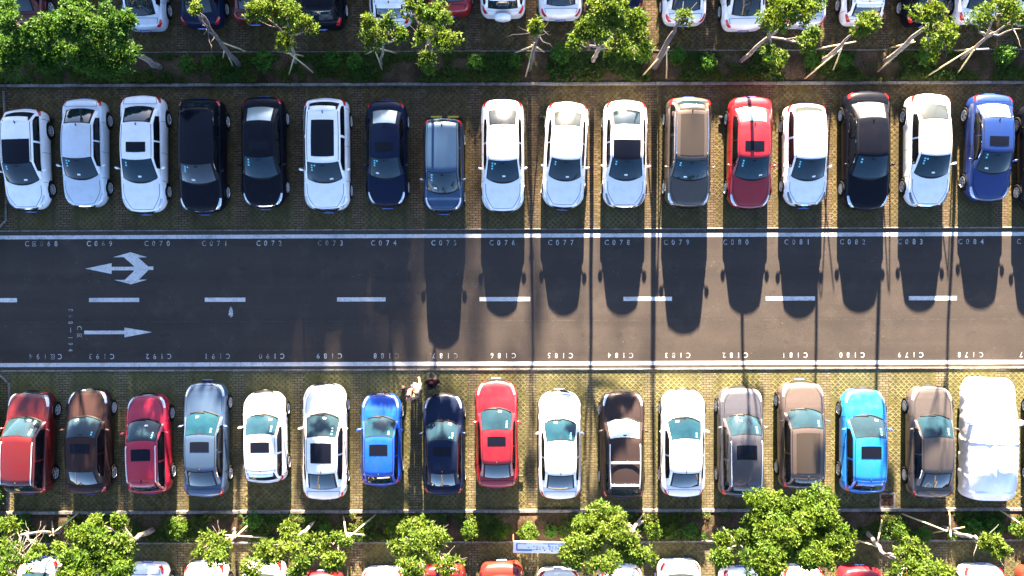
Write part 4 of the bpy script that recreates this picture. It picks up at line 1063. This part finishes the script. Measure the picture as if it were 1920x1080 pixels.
tree((712, 125), [(698, 38, 4.6, 20, 24), (702, 72, 3.8, 18, 22), (738, 45, 4.4, 24, 18), (752, 66, 4.0, 14, 10)], M_, 'slim green tree in the upper strip above a pair of long pale stakes', 15, .06, .9, stakes=((748, 101, 705, 90, 1.6), (718, 136, 702, 92, 1.6), (682, 103, 708, 92, 1.6)), group=GT)
tree((812, 132), [(775, 20, 5.4, 26, 18), (820, 30, 5.0, 34, 30), (832, 75, 4.0, 24, 26), (796, 66, 4.2, 18, 18), (805, 112, 2.8, 22, 22)], M_, 'tall yellowish green tree with pale branches in front of the bright red car', 16, .07, 1.0, twigs=8, group=GT)
tree((992, 134), [(1000, 56, 3.8, 8, 9), (1010, 44, 4.0, 7, 6)], Y_, 'small sparse tree with long side stakes right of the car with spare wheel', 17, .075, .8, bark=BARK_D, fork=(1005, 80, 2.6), stakes=((958, 102, 1000, 86, 1.7), (984, 148, 1000, 88, 1.7), (1022, 98, 1000, 86, 1.7)), twigs=9, group=GT)
tree((1112, 116), [(1130, 20, 5.4, 48, 30), (1180, 35, 5.0, 34, 28), (1110, 60, 4.4, 36, 30), (1170, 75, 4.0, 36, 30), (1078, 80, 3.6, 16, 14), (1200, 95, 3.2, 18, 18)], M_, 'broad round green tree in the middle of the upper strip hiding a dark blue car', 18, .09, 1.25, fork=(1124, 90, 3.0), group=GT)
tree((1226, 128), [(1279, 32, 5.6, 9, 9)], Y_, 'bare leaning trunk with a tiny leaf tuft in front of a white sedan', 19, .12, .8, bark=BARK_D, fork=(1262, 62, 3.9), stakes=((1202, 145, 1248, 95, 2.0), (1250, 150, 1250, 95, 2.0), (1235, 118, 1252, 92, 2.0)), twigs=4, group=GT)
tree((1386, 117), [(1460, 45, 5.4, 38, 34), (1510, 25, 5.8, 44, 30), (1520, 78, 4.4, 30, 26), (1445, 105, 3.0, 26, 26), (1470, 12, 6.0, 40, 20)], M_, 'loose green tree with a pale slanted trunk over the silver car at the top edge', 20, .085, .9, fork=(1440, 70, 3.2), group=GT)
tree((1540, 118), [(1617, 44, 5.2, 24, 17)], Y_, 'leaning tree with one bright yellow green tuft on top in the upper strip', 21, .08, 1.6, fork=(1585, 75, 3.2), stakes=((1506, 150, 1570, 98, 2.0), (1516, 95, 1595, 80, 2.0), (1560, 138, 1578, 90, 2.0)), group=GT)
tree((1655, 117), [(1745, 20, 5.8, 34, 22), (1765, 55, 5.0, 22, 28), (1740, 95, 3.8, 26, 24), (1775, 80, 4.2, 18, 20)], M_, 'slanting dark trunk with narrow green crown near the black car at top right', 22, .09, .95, fork=(1745, 45, 4.9), stakes=((1642, 138, 1705, 82, 2.0), (1668, 90, 1710, 80, 2.0)), twigs=5, group=GT)
tree((1800, 112), [(1870, 15, 5.6, 46, 18), (1905, 35, 5.2, 24, 12), (1830, 35, 4.8, 22, 20)], M_, 'long pale leaning trunk with thin foliage at the top right corner', 23, .08, .8, fork=(1850, 70, 3.0), stakes=((1730, 148, 1815, 95, 1.8), (1782, 95, 1845, 92, 1.8), (1792, 143, 1822, 100, 1.8)), bare=((1918, 52, 4.8),), twigs=5, group=GT)
# lower strip
tree((118, 996), [(18, 985, 3.0, 24, 14), (30, 1040, 4.6, 40, 30), (10, 1075, 5.0, 30, 24), (75, 1025, 3.8, 24, 16)], M_, 'twiggy half bare tree with tangled brown branches at the bottom left corner', 31, .07, .75, fork=(40, 1002, 2.6), stakes=((155, 955, 102, 998, 1.2), (96, 975, 100, 1000, 1.2)), twigs=38, group=GBt)
tree((289, 992), [(150, 1030, 4.8, 46, 40), (205, 1035, 4.6, 46, 42), (180, 985, 3.6, 24, 18), (222, 975, 3.2, 16, 10), (150, 1070, 5.2, 40, 24), (225, 1070, 5.0, 26, 24)], M_, 'bright green bushy tree with a short stump like trunk at the bottom left', 32, .11, 1.35, fork=(248, 1012, 2.6), group=GBt)
tree((440, 990), [(398, 1012, 3.4, 24, 14), (375, 1030, 3.8, 20, 18), (408, 1050, 4.2, 26, 16), (425, 1028, 3.6, 12, 14)], Y_, 'thin tree with knotted pale branches tied by ropes in the lower strip', 33, .07, .8, fork=(437, 1006, 2.0), stakes=((470, 980, 440, 1008, 1.6), (512, 1010, 432, 1004, 1.6)), twigs=16, group=GBt)
tree((590, 978), [(545, 1000, 3.6, 28, 20), (575, 1015, 3.8, 24, 16), (520, 1035, 4.4, 34, 22), (565, 1048, 4.8, 34, 28), (490, 1040, 4.0, 16, 18), (470, 1070, 5.0, 20, 16)], Y_, 'yellow green tree with a long crown over the nearly hidden white car', 34, .07, 1.1, stakes=((592, 975, 575, 995, 1.4),), group=GBt)
tree((655, 1001), [(642, 1010, 3.6, 18, 20), (608, 1022, 3.6, 11, 18), (628, 1050, 4.4, 20, 22)], Y_, 'small light green tree beside three crossing pale stakes', 35, .05, 1.1, stakes=((643, 965, 648, 998, 1.4), (708, 962, 660, 1002, 1.4), (695, 1006, 655, 1000, 1.2)), group=GBt)
tree((830, 990), [(790, 990, 3.0, 40, 22), (780, 1030, 4.2, 46, 32), (825, 1015, 3.6, 30, 28), (770, 1068, 5.0, 34, 22), (840, 1060, 4.6, 22, 22)], Y_, 'leafy tree with speckled crown left of the blue and white banner', 36, .08, 1.0, twigs=14, group=GBt)
tree((1205, 975), [(1100, 985, 4.2, 44, 36), (1150, 1010, 4.6, 46, 42), (1085, 1030, 4.8, 34, 32), (1190, 1035, 4.6, 28, 26), (1135, 1060, 5.2, 30, 18), (1150, 962, 3.6, 18, 12)], Y_, 'round bright yellow green tree right of the blue and white banner', 37, .09, 1.45, fork=(1188, 990, 2.0), stakes=((1210, 960, 1190, 985, 1.0),), twigs=3, group=GBt)
tree((1352, 990), [(1440, 965, 4.6, 54, 40), (1530, 965, 5.0, 60, 44), (1480, 1010, 5.4, 62, 42), (1560, 1015, 5.4, 40, 40), (1400, 1000, 4.4, 34, 30), (1355, 1040, 4.4, 24, 24), (1440, 1055, 5.6, 50, 26), (1530, 1050, 5.8, 46, 28), (1350, 1010, 3.8, 16, 12)], M_, 'the largest tree, a huge green crown with a white forked trunk at the bottom', 38, .12, 1.35, fork=(1382, 1020, 2.6), group=GBt)
tree((1625, 995), [(1705, 1040, 4.8, 28, 20), (1720, 1072, 5.2, 44, 22), (1765, 1075, 5.2, 24, 14)], Y_, 'bright tree at the bottom right reached by a smooth pale leaning trunk', 39, .085, 1.3, fork=(1660, 1040, 2.6), stakes=((1655, 968, 1645, 1018, 1.4), (1588, 1008, 1642, 1024, 1.4)), group=GBt)
tree((1765, 990), [(1850, 1015, 3.6, 16, 14), (1872, 1030, 3.8, 18, 20)], Y_, 'thick white slanting trunk with a small bright leaf tuft near the covered car', 40, .10, 1.5, fork=(1825, 1008, 2.6), stakes=((1686, 962, 1765, 992, 1.6), (1780, 955, 1782, 1000, 1.6), (1745, 1000, 1800, 990, 1.6)), twigs=6, group=GBt)
tree((1930, 992), [(1935, 1000, 3.4, 20, 24), (1950, 1040, 4.2, 30, 24)], M_, 'tree at the bottom right edge held by one long white stake', 41, .07, .9, stakes=((1868, 952, 1925, 990, 1.5),), group=GBt)

# shrubs
def shrub(px, py, r, label, m, seed, grp):
    k = 1 / S; base = P(px, py, 0); root = empty('shrub', (base.x, base.y, .1)); tag(root, label, 'bush', grp)
    rg = np.random.default_rng(seed); R = r * k * .95; n = int(150 * (R / .4) ** 2)
    d = rg.normal(0, 1, (n, 3)); d /= np.linalg.norm(d, axis=1, keepdims=True); d[:, 2] = np.abs(d[:, 2])
    rough = 1 + .18 * np.sin(d[:, :1] * 7 + seed) * np.cos(d[:, 1:2] * 6)
    c = d * np.array([R, R, R * 1.15]) * rg.uniform(.55, 1.0, (n, 1)) * rough + np.array([0, 0, .12])
    a = d + np.array([0, 0, .35]) + rg.normal(0, .2, (n, 3)); a /= np.linalg.norm(a, axis=1, keepdims=True)
    np_mesh('foliage', leaves_mesh(c, a, 6, .105, .05, seed), m, root)
    b = MB()
    for q in range(5):
        t = q * 1.257; b.tube([(0, 0, -.08), (.1 * math.cos(t), .1 * math.sin(t), .2), (R * .6 * math.cos(t), R * .6 * math.sin(t), R * .8)], [.02, .014, .006], 5)
    b.build('stem', BARK, root, True)
SHT = [(355, 125, 17, 'low loose bush right of the short pale trunk'), (395, 117, 14, 'small bush left of the bare dark trunk'), (500, 118, 20, 'dim round bush below the airy green tree'), (627, 115, 17, 'neat round green bush standing alone between two staked trees'),
 (668, 118, 18, 'bush just left of the slim tree with the pair of stakes'), (893, 119, 19, 'round bush below the white car with the round spare wheel'), (966, 118, 13, 'small bush left of the sparse tree with long side stakes'), (1049, 104, 21, 'large round clipped bush left of the broad round tree'),
 (1203, 108, 17, 'bush at the right foot of the broad round tree'), (1268, 108, 17, 'leafy bush just right of the bare leaning trunk with the tiny tuft'), (1325, 121, 17, 'bush between the bare leaning trunk and the pale slanted trunk'), (1442, 112, 19, 'sunny bush under the loose green tree'),
 (1516, 117, 16, 'bush at the lower end of the long stake near the yellow green tuft'), (1578, 120, 15, 'bush below the bright yellow green tuft'), (1728, 108, 20, 'bush right of the slanting dark trunk'), (1876, 106, 21, 'round bush at the right end of the upper strip'), (805, 128, 16, 'bush at the foot of the tall yellowish green tree')]
for i, (x, y, r, l) in enumerate(SHT): shrub(x, y, r, l, LEAF_SH, 100 + i, 'bushes in the upper planted strip')
SHB = [(335, 985, 22, 'bush right of the stump like trunk at the bottom left'), (482, 972, 15, 'small dark bush above the yellow green long crown'), (612, 985, 12, 'tiny dark bush left of the crossing pale stakes'), (742, 985, 22, 'wide bush left of the speckled crown'),
 (880, 990, 20, 'sunny bush right of the speckled crown'), (941, 994, 15, 'small green bush directly above the left end of the banner'), (990, 995, 20, 'wide yellowish bush above the banner'), (1032, 992, 13, 'dark bush between the banner and the round bright tree'), (1224, 992, 19, 'bush right of the round bright tree'),
 (1254, 992, 14, 'small bush second to the right of the round bright tree'), (1292, 990, 15, 'dark bush left of the white forked trunk'), (1682, 996, 20, 'bright bush below the drain grate'), (1725, 1000, 17, 'dark bush left of the thick white slanting trunk'), (1815, 985, 19, 'dark bush above the small bright tuft near the covered car'), (1856, 985, 18, 'dark bush left of the long white stake at the right'), (50, 980, 20, 'dark bush behind the twiggy half bare tree')]
for i, (x, y, r, l) in enumerate(SHB): shrub(x, y, r, l, LEAF_SH if 'dark' in l else LEAF_MG, 140 + i, 'bushes in the lower planted strip')

# low ground cover (nobody could count it) and fallen leaves
def cover(name, y0, y1, seed, nt_, z0, label, x0=-24.0, x1=24.0, m=LEAF_CV, size=(.10, .055), npl=5, lo=-.05):
    rg = np.random.default_rng(seed); n = nt_ * 3
    x = rg.uniform(x0, x1, n); y = rg.uniform(y0, y1, n)
    f = np.array([noise.noise(Vector((a * .55, b_ * .9, seed))) + .5 * noise.noise(Vector((a * 2.1, b_ * 2.1, seed + 5))) for a, b_ in zip(x, y)])
    k = np.where(f > lo)[0][:nt_]
    c = np.stack([x[k], y[k], z0 + rg.uniform(0, .16, len(k)) * np.clip(.3 + f[k] * 2, .2, 1)], 1)
    a = np.array([0, 0, 1.0]) + rg.normal(0, .45, (len(k), 3)); a /= np.linalg.norm(a, axis=1, keepdims=True)
    o = np_mesh(name, leaves_mesh(c, a, npl, size[0], size[1], seed, .7), m)
    tag(o, label, 'plants', kind='stuff')
cover('ground_cover', yy(154), yy(101), 61, 10500, .14, 'low dark leafy ground cover in the upper planted strip', lo=-.10)
cover('ground_cover', yy(1011), yy(962), 62, 7500, .14, 'low dark leafy ground cover in the lower planted strip', lo=-.02)
LITTER = mat('dry_leaf', (.10, .055, .022), rough=.9)
cover('leaf_litter', yy(215), yy(164), 63, 500, .02, 'dry fallen leaves along the upper kerb', m=LITTER, size=(.07, .04), npl=1, lo=-.3)
cover('leaf_litter', yy(952), yy(915), 64, 700, .02, 'dry fallen leaves along the lower kerb', m=LITTER, size=(.08, .045), npl=1, lo=-.3)

# dark hedges closing the left ends of both rows
def hedge(px1, yt_, yb_, label, seed):
    x1 = (px1 - 960) / S; x0 = x1 - 2.2; y0, y1 = yy(yb_), yy(yt_)
    root = empty('hedge', ((x0 + x1) / 2, (y0 + y1) / 2, 0)); tag(root, label, 'hedge'); o = root.location
    rg = np.random.default_rng(seed); n = 3600
    c = np.stack([rg.uniform(x0, x1, n), rg.uniform(y0, y1, n), .25 + .55 * rg.uniform(0, 1, n) ** .5], 1) - np.array(o)
    a = np.array([0, 0, 1.0]) + rg.normal(0, .6, (n, 3)); a /= np.linalg.norm(a, axis=1, keepdims=True)
    np_mesh('foliage', leaves_mesh(c, a, 6, .12, .055, seed), LEAF_SH, root)
    b = MB()
    for q in range(24):
        x, y = rnd.uniform(x0, x1) - o.x, rnd.uniform(y0, y1) - o.y; b.tube([(x, y, -.03), (x + .05, y, .3), (x + rnd.uniform(-.2, .2), y + rnd.uniform(-.2, .2), .6)], [.02, .014, .008], 5)
    b.build('stem', BARK, root, True)
    b = MB(); pts = [(x1 + .02, y1, .05), (x1 + .10, (y0 + y1) / 2 + 1, .05), (x1 + .14, (y0 + y1) / 2 - 1, .05), (x1 + .10, y0 + .4, .05), (x1 - .25, y0 + .05, .05)] if yb_ < 540 else [(x1 - .3, y1 - .05, .05), (x1 + .10, y1 - .45, .05), (x1 + .16, y1 - 1.2, .05), (x1 + .05, y0, .05)]
    b.tube(pts, .05, 8); tag(b.build('kerb', KERB, None, True), kind='structure')
hedge(8, 168, 428, 'dark hedge closing the left end of the row above the road', 71)
hedge(12, 696, 952, 'dark hedge closing the left end of the row below the road', 72)

# ------------------------------------------------------------------ people between the blue hatchback and the navy sedan
def skin_body(name, pts, edges, m, parent, sub=2):
    me = bpy.data.meshes.new(name); me.from_pydata([p for p, r in pts], edges, [])
    o = bpy.data.objects.new(name, me); C.objects.link(o)
    md = o.modifiers.new('s', 'SKIN'); 
    for i, (p, r) in enumerate(pts):
        sv = me.skin_vertices[0].data[i]; sv.radius = r if isinstance(r, tuple) else (r, r); sv.use_root = (i == 0)
    md.use_smooth_shade = True
    sd = o.modifiers.new('d', 'SUBSURF'); sd.levels = sub; sd.render_levels = sub
    bpy.context.view_layer.update()
    m2 = bpy.data.meshes.new_from_object(o.evaluated_get(bpy.context.evaluated_depsgraph_get()))
    bpy.data.objects.remove(o); m2.name = name
    m2.materials.clear(); m2.materials.append(m)
    m2.polygons.foreach_set('use_smooth', [True] * len(m2.polygons))
    o = bpy.data.objects.new(name, m2); C.objects.link(o); o.parent = parent
    return o
SKINM = mat('skin', (.45, .26, .17), rough=.55)
def person(px, py, yaw, label, shirt, trouser, hair, hgt=1.66, arms='down', hat=None, bulk=1.0, hair_m=None, z=.014):
    """px, py: photo position of the head top"""
    p = P(px, py, hgt); root = empty('person', (p.x, p.y, z), yaw); tag(root, label, 'person', 'people standing between the cars')
    k = hgt / 1.70; w_ = bulk
    A = {'down': ((.235, .0, 1.10), (.24, .10, .87)), 'front': ((.23, .08, 1.12), (.10, .30, 1.05)), 'out': ((.33, .04, 1.15), (.46, .18, 1.02))}[arms]
    def V(*a): return tuple(x * k for x in a)
    # whole body in one surface
    pts = [(V(0, 0, .92), (.145 * k * w_, .10 * k)), (V(0, .0, 1.10), (.125 * k * w_, .09 * k)), (V(0, .0, 1.30), (.155 * k * w_, .10 * k)), (V(0, 0, 1.42), (.08 * k, .07 * k)), (V(0, .01, 1.49), .052 * k), (V(0, .02, 1.56), (.072 * k, .085 * k)), (V(0, .02, 1.64), (.070 * k, .085 * k))]
    ed = [(i, i + 1) for i in range(6)]
    for sg in (-1, 1):
        n = len(pts)
        pts += [(V(sg * .09, 0, .84), .085 * k), (V(sg * .10, .02, .48), .058 * k), (V(sg * .10, -.01, .09), .040 * k), (V(sg * .11, .13, .035), .035 * k)]
        ed += [(0, n), (n, n + 1), (n + 1, n + 2), (n + 2, n + 3)]
        n = len(pts); e, h_ = A
        pts += [(V(sg * .18, 0, 1.38), .052 * k), (V(sg * e[0], e[1], e[2]), .040 * k), (V(sg * h_[0], h_[1], h_[2]), .026 * k)]
        ed += [(2, n), (n, n + 1), (n + 1, n + 2)]
        wr = Vector(V(sg * h_[0], h_[1], h_[2])); el_ = Vector(V(sg * e[0], e[1], e[2])); d = (wr - el_).normalized()
        n2 = len(pts); pm_ = wr + d * .07 * k; pts.append((tuple(pm_), (.034 * k, .018 * k))); ed.append((n + 2, n2))
        lat = d.cross(Vector((0, 0, 1)));  lat = lat if lat.length > .3 else Vector((1, 0, 0)); lat.normalize()
        for q, ln in enumerate((.062, .072, .068, .052)):
            off_ = lat * (.022 * (q - 1.5)) * k; a = len(pts)
            pts += [(tuple(pm_ + off_ + d * ln * .5 * k), .009 * k), (tuple(pm_ + off_ * 1.1 + d * ln * k + Vector((0, 0, -.015))), .008 * k)]
            ed += [(n2, a), (a, a + 1)]
        a = len(pts); pts += [(tuple(wr + d * .03 * k + lat * .035 * k), .011 * k), (tuple(wr + d * .065 * k + lat * .055 * k), .009 * k)]; ed += [(n + 2, a), (a, a + 1)]
    skin_body('body', pts, ed, SKINM, root)
    # clothing over the body
    tp = [(V(0, 0, .90), (.165 * k * w_, .12 * k)), (V(0, 0, 1.10), (.145 * k * w_, .11 * k)), (V(0, 0, 1.30), (.175 * k * w_, .12 * k)), (V(0, 0, 1.41), (.10 * k, .085 * k))]
    te = [(0, 1), (1, 2), (2, 3)]
    for sg in (-1, 1):
        n = len(tp); e, h_ = A
        tp += [(V(sg * .19, 0, 1.37), .068 * k), (V(sg * e[0], e[1], e[2]), .054 * k), (tuple(Vector(V(sg * e[0], e[1], e[2])).lerp(Vector(V(sg * h_[0], h_[1], h_[2])), .75)), .042 * k)]
        te += [(2, n), (n, n + 1), (n + 1, n + 2)]
    skin_body('shirt', tp, te, shirt, root)
    tr = [(V(0, 0, .93), (.150 * k * w_, .115 * k))]; tre = []
    for sg in (-1, 1):
        n = len(tr); tr += [(V(sg * .095, 0, .82), .10 * k), (V(sg * .105, .02, .48), .074 * k), (V(sg * .105, -.01, .12), .058 * k)]; tre += [(0, n), (n, n + 1), (n + 1, n + 2)]
    skin_body('trousers', tr, tre, trouser, root)
    for sg in (-1, 1):
        b = MB(); b.ball(V(sg * .11, .07, .045), (.05 * k, .13 * k, .045 * k)); b.build('shoe', DRK, root, True)
    hm_ = hair_m or mat('dark_hair', (.008, .006, .006), rough=.6)
    if hat is None:
        b = MB(); b.ball(V(0, .0, 1.615), (.088 * k, .102 * k, .095 * k), nu=16, nv=10); b.ball(V(0, -.05, 1.55), (.08 * k, .06 * k, .10 * k)); b.build('hair', hm_, root, True)
    else:
        b = MB(); b.ball(V(0, .01, 1.63), (.105 * k, .115 * k, .085 * k)); b.ball(V(0, .01, 1.595), (.19 * k, .19 * k, .018 * k), nu=20); b.build('hat', hat, root, True)
        b = MB(); b.ball(V(0, -.02, 1.54), (.08 * k, .08 * k, .08 * k)); b.build('hair', hm_, root, True)
    f = MB()
    for sg in (-1, 1): f.ball(V(sg * .03, .100, 1.60), (.010, .006, .006))
    f.ball(V(0, .098, 1.545), (.022, .006, .006)); f.build('face_feature', mat('face_dark', (.05, .02, .02), rough=.5), root, True)
    f = MB(); f.ball(V(0, .112, 1.575), (.012, .016, .018))
    for sg in (-1, 1): f.ball(V(sg * .078, .02, 1.58), (.012, .018, .028))
    f.build('nose_and_ears', SKINM, root, True)
    return root
person(764.5, 742, math.radians(-100), 'person in a salmon pink top with black hair beside the blue hatchback', mat('pink_cloth', (.48, .16, .15), rough=.8), mat('dark_jeans', (.03, .03, .05), rough=.9), None, arms='front', bulk=1.15)
person(779.5, 737.5, math.radians(60), 'person in a pale yellow top with brown hair beside the pink one', mat('yellow_cloth', (.36, .36, .22), rough=.8), mat('grey_trousers', (.10, .12, .12), rough=.9), None, arms='out', hair_m=mat('brown_hair', (.07, .03, .012), rough=.6), bulk=1.1)
person(777, 725, math.radians(180), 'small person under a frilly white sun hat with dark bow', mat('white_cloth', (.42, .40, .43), rough=.8), mat('white_trousers', (.5, .48, .5), rough=.9), None, hgt=1.15, hat=mat('white_hat', (.45, .42, .48), rough=.8))
person(808, 719, math.radians(180), 'person in bulky black and dark red clothing by the nose of the navy sedan', mat('black_maroon_cloth', (.012, .004, .006), rough=.9, spec=.05), mat('black_trousers', (.008, .008, .008), rough=.9), None, hgt=1.55, arms='down', bulk=2.6, hat=mat('black_hat', (.006, .002, .003), rough=.9, spec=.05))
b = MB(); q = P(755, 728, .3); b.ball((0, 0, .16), (.14, .11, .16)); b.tube([(-.08, 0, .28), (-.05, 0, .42), (.05, 0, .42), (.08, 0, .28)], .012, 6)
hb = b.build('hand_bag', mat('brown_leather', (.035, .016, .010), rough=.6), None, True); hb.location = (q.x, q.y, .014); tag(hb, 'dark brown bag on the ground beside the nose of the blue hatchback', 'bag')

# ------------------------------------------------------------------ unseen trees added beyond the top edge to shade the left half
def shade_tree(x, y, h, r, seed, dens=1.0):
    rg = np.random.default_rng(seed); root = empty('tree', (x, y, 0)); tag(root, 'unseen tall leafy tree added beyond the car park to cast shade', 'tree', 'unseen trees added to cast shade')
    n = int(620 * dens * (r / 3) ** 2 * h / 9)
    d = rg.normal(0, 1, (n, 3)); d /= np.linalg.norm(d, axis=1, keepdims=True)
    c = np.array([0, 0, h * .55]) + d * np.array([r, r, h * .46]) * rg.uniform(.35, 1, (n, 1)) ** .6
    a = d + np.array([0, 0, .3]); a /= np.linalg.norm(a, axis=1, keepdims=True)
    np_mesh('foliage', leaves_mesh(c, a, 7, .55, .26, seed), LEAF_DG, root)
    b = MB(); b.tube([(0, 0, -.1), (.1, 0, h * .3), (0, .1, h * .7)], [.22, .17, .08], 8); b.build('trunk', BARK, root, True)
for i, (x, y, h, r, d_) in enumerate(SHADE_TREES): shade_tree(x, y, h, r, 300 + i, d_)

# unseen hedge added beyond the topmost cars, its gaps shaped to shade their bays
def shade_hedge(x0, x1, seed, h=2.55):
    root = empty('hedge', ((x0 + x1) / 2, 19, 0)); tag(root, 'unseen hedge added beyond the topmost cars to shade their bays', 'hedge', 'unseen hedges added to cast shade')
    rg = np.random.default_rng(seed); n = int((x1 - x0) * 240); w_ = (x1 - x0) / 2
    c = np.stack([rg.uniform(-w_, w_, n), rg.uniform(-.5, .5, n), h * rg.uniform(0.05, 1, n) ** .75], 1)
    a = np.array([0, 0, .8]) + rg.normal(0, .7, (n, 3)); a /= np.linalg.norm(a, axis=1, keepdims=True)
    np_mesh('foliage', leaves_mesh(c, a, 6, .26, .13, seed), LEAF_SH, root)
    b = MB()
    for q in range(int(w_ * 3)):
        x = rg.uniform(-w_, w_); b.tube([(x, 0, -.03), (x + .05, 0, .8), (x + .1, .1, 1.7)], [.04, .03, .01], 5)
    b.build('stem', BARK, root, True)
for i, (a_, b__) in enumerate(((-24, -11.7), (-10.9, -6.1), (-5.3, .6), (1.3, 5.4), (6.3, 12.3), (13.1, 16.8), (17.7, 23.5), (24.3, 30))): shade_hedge(a_, b__, 400 + i)
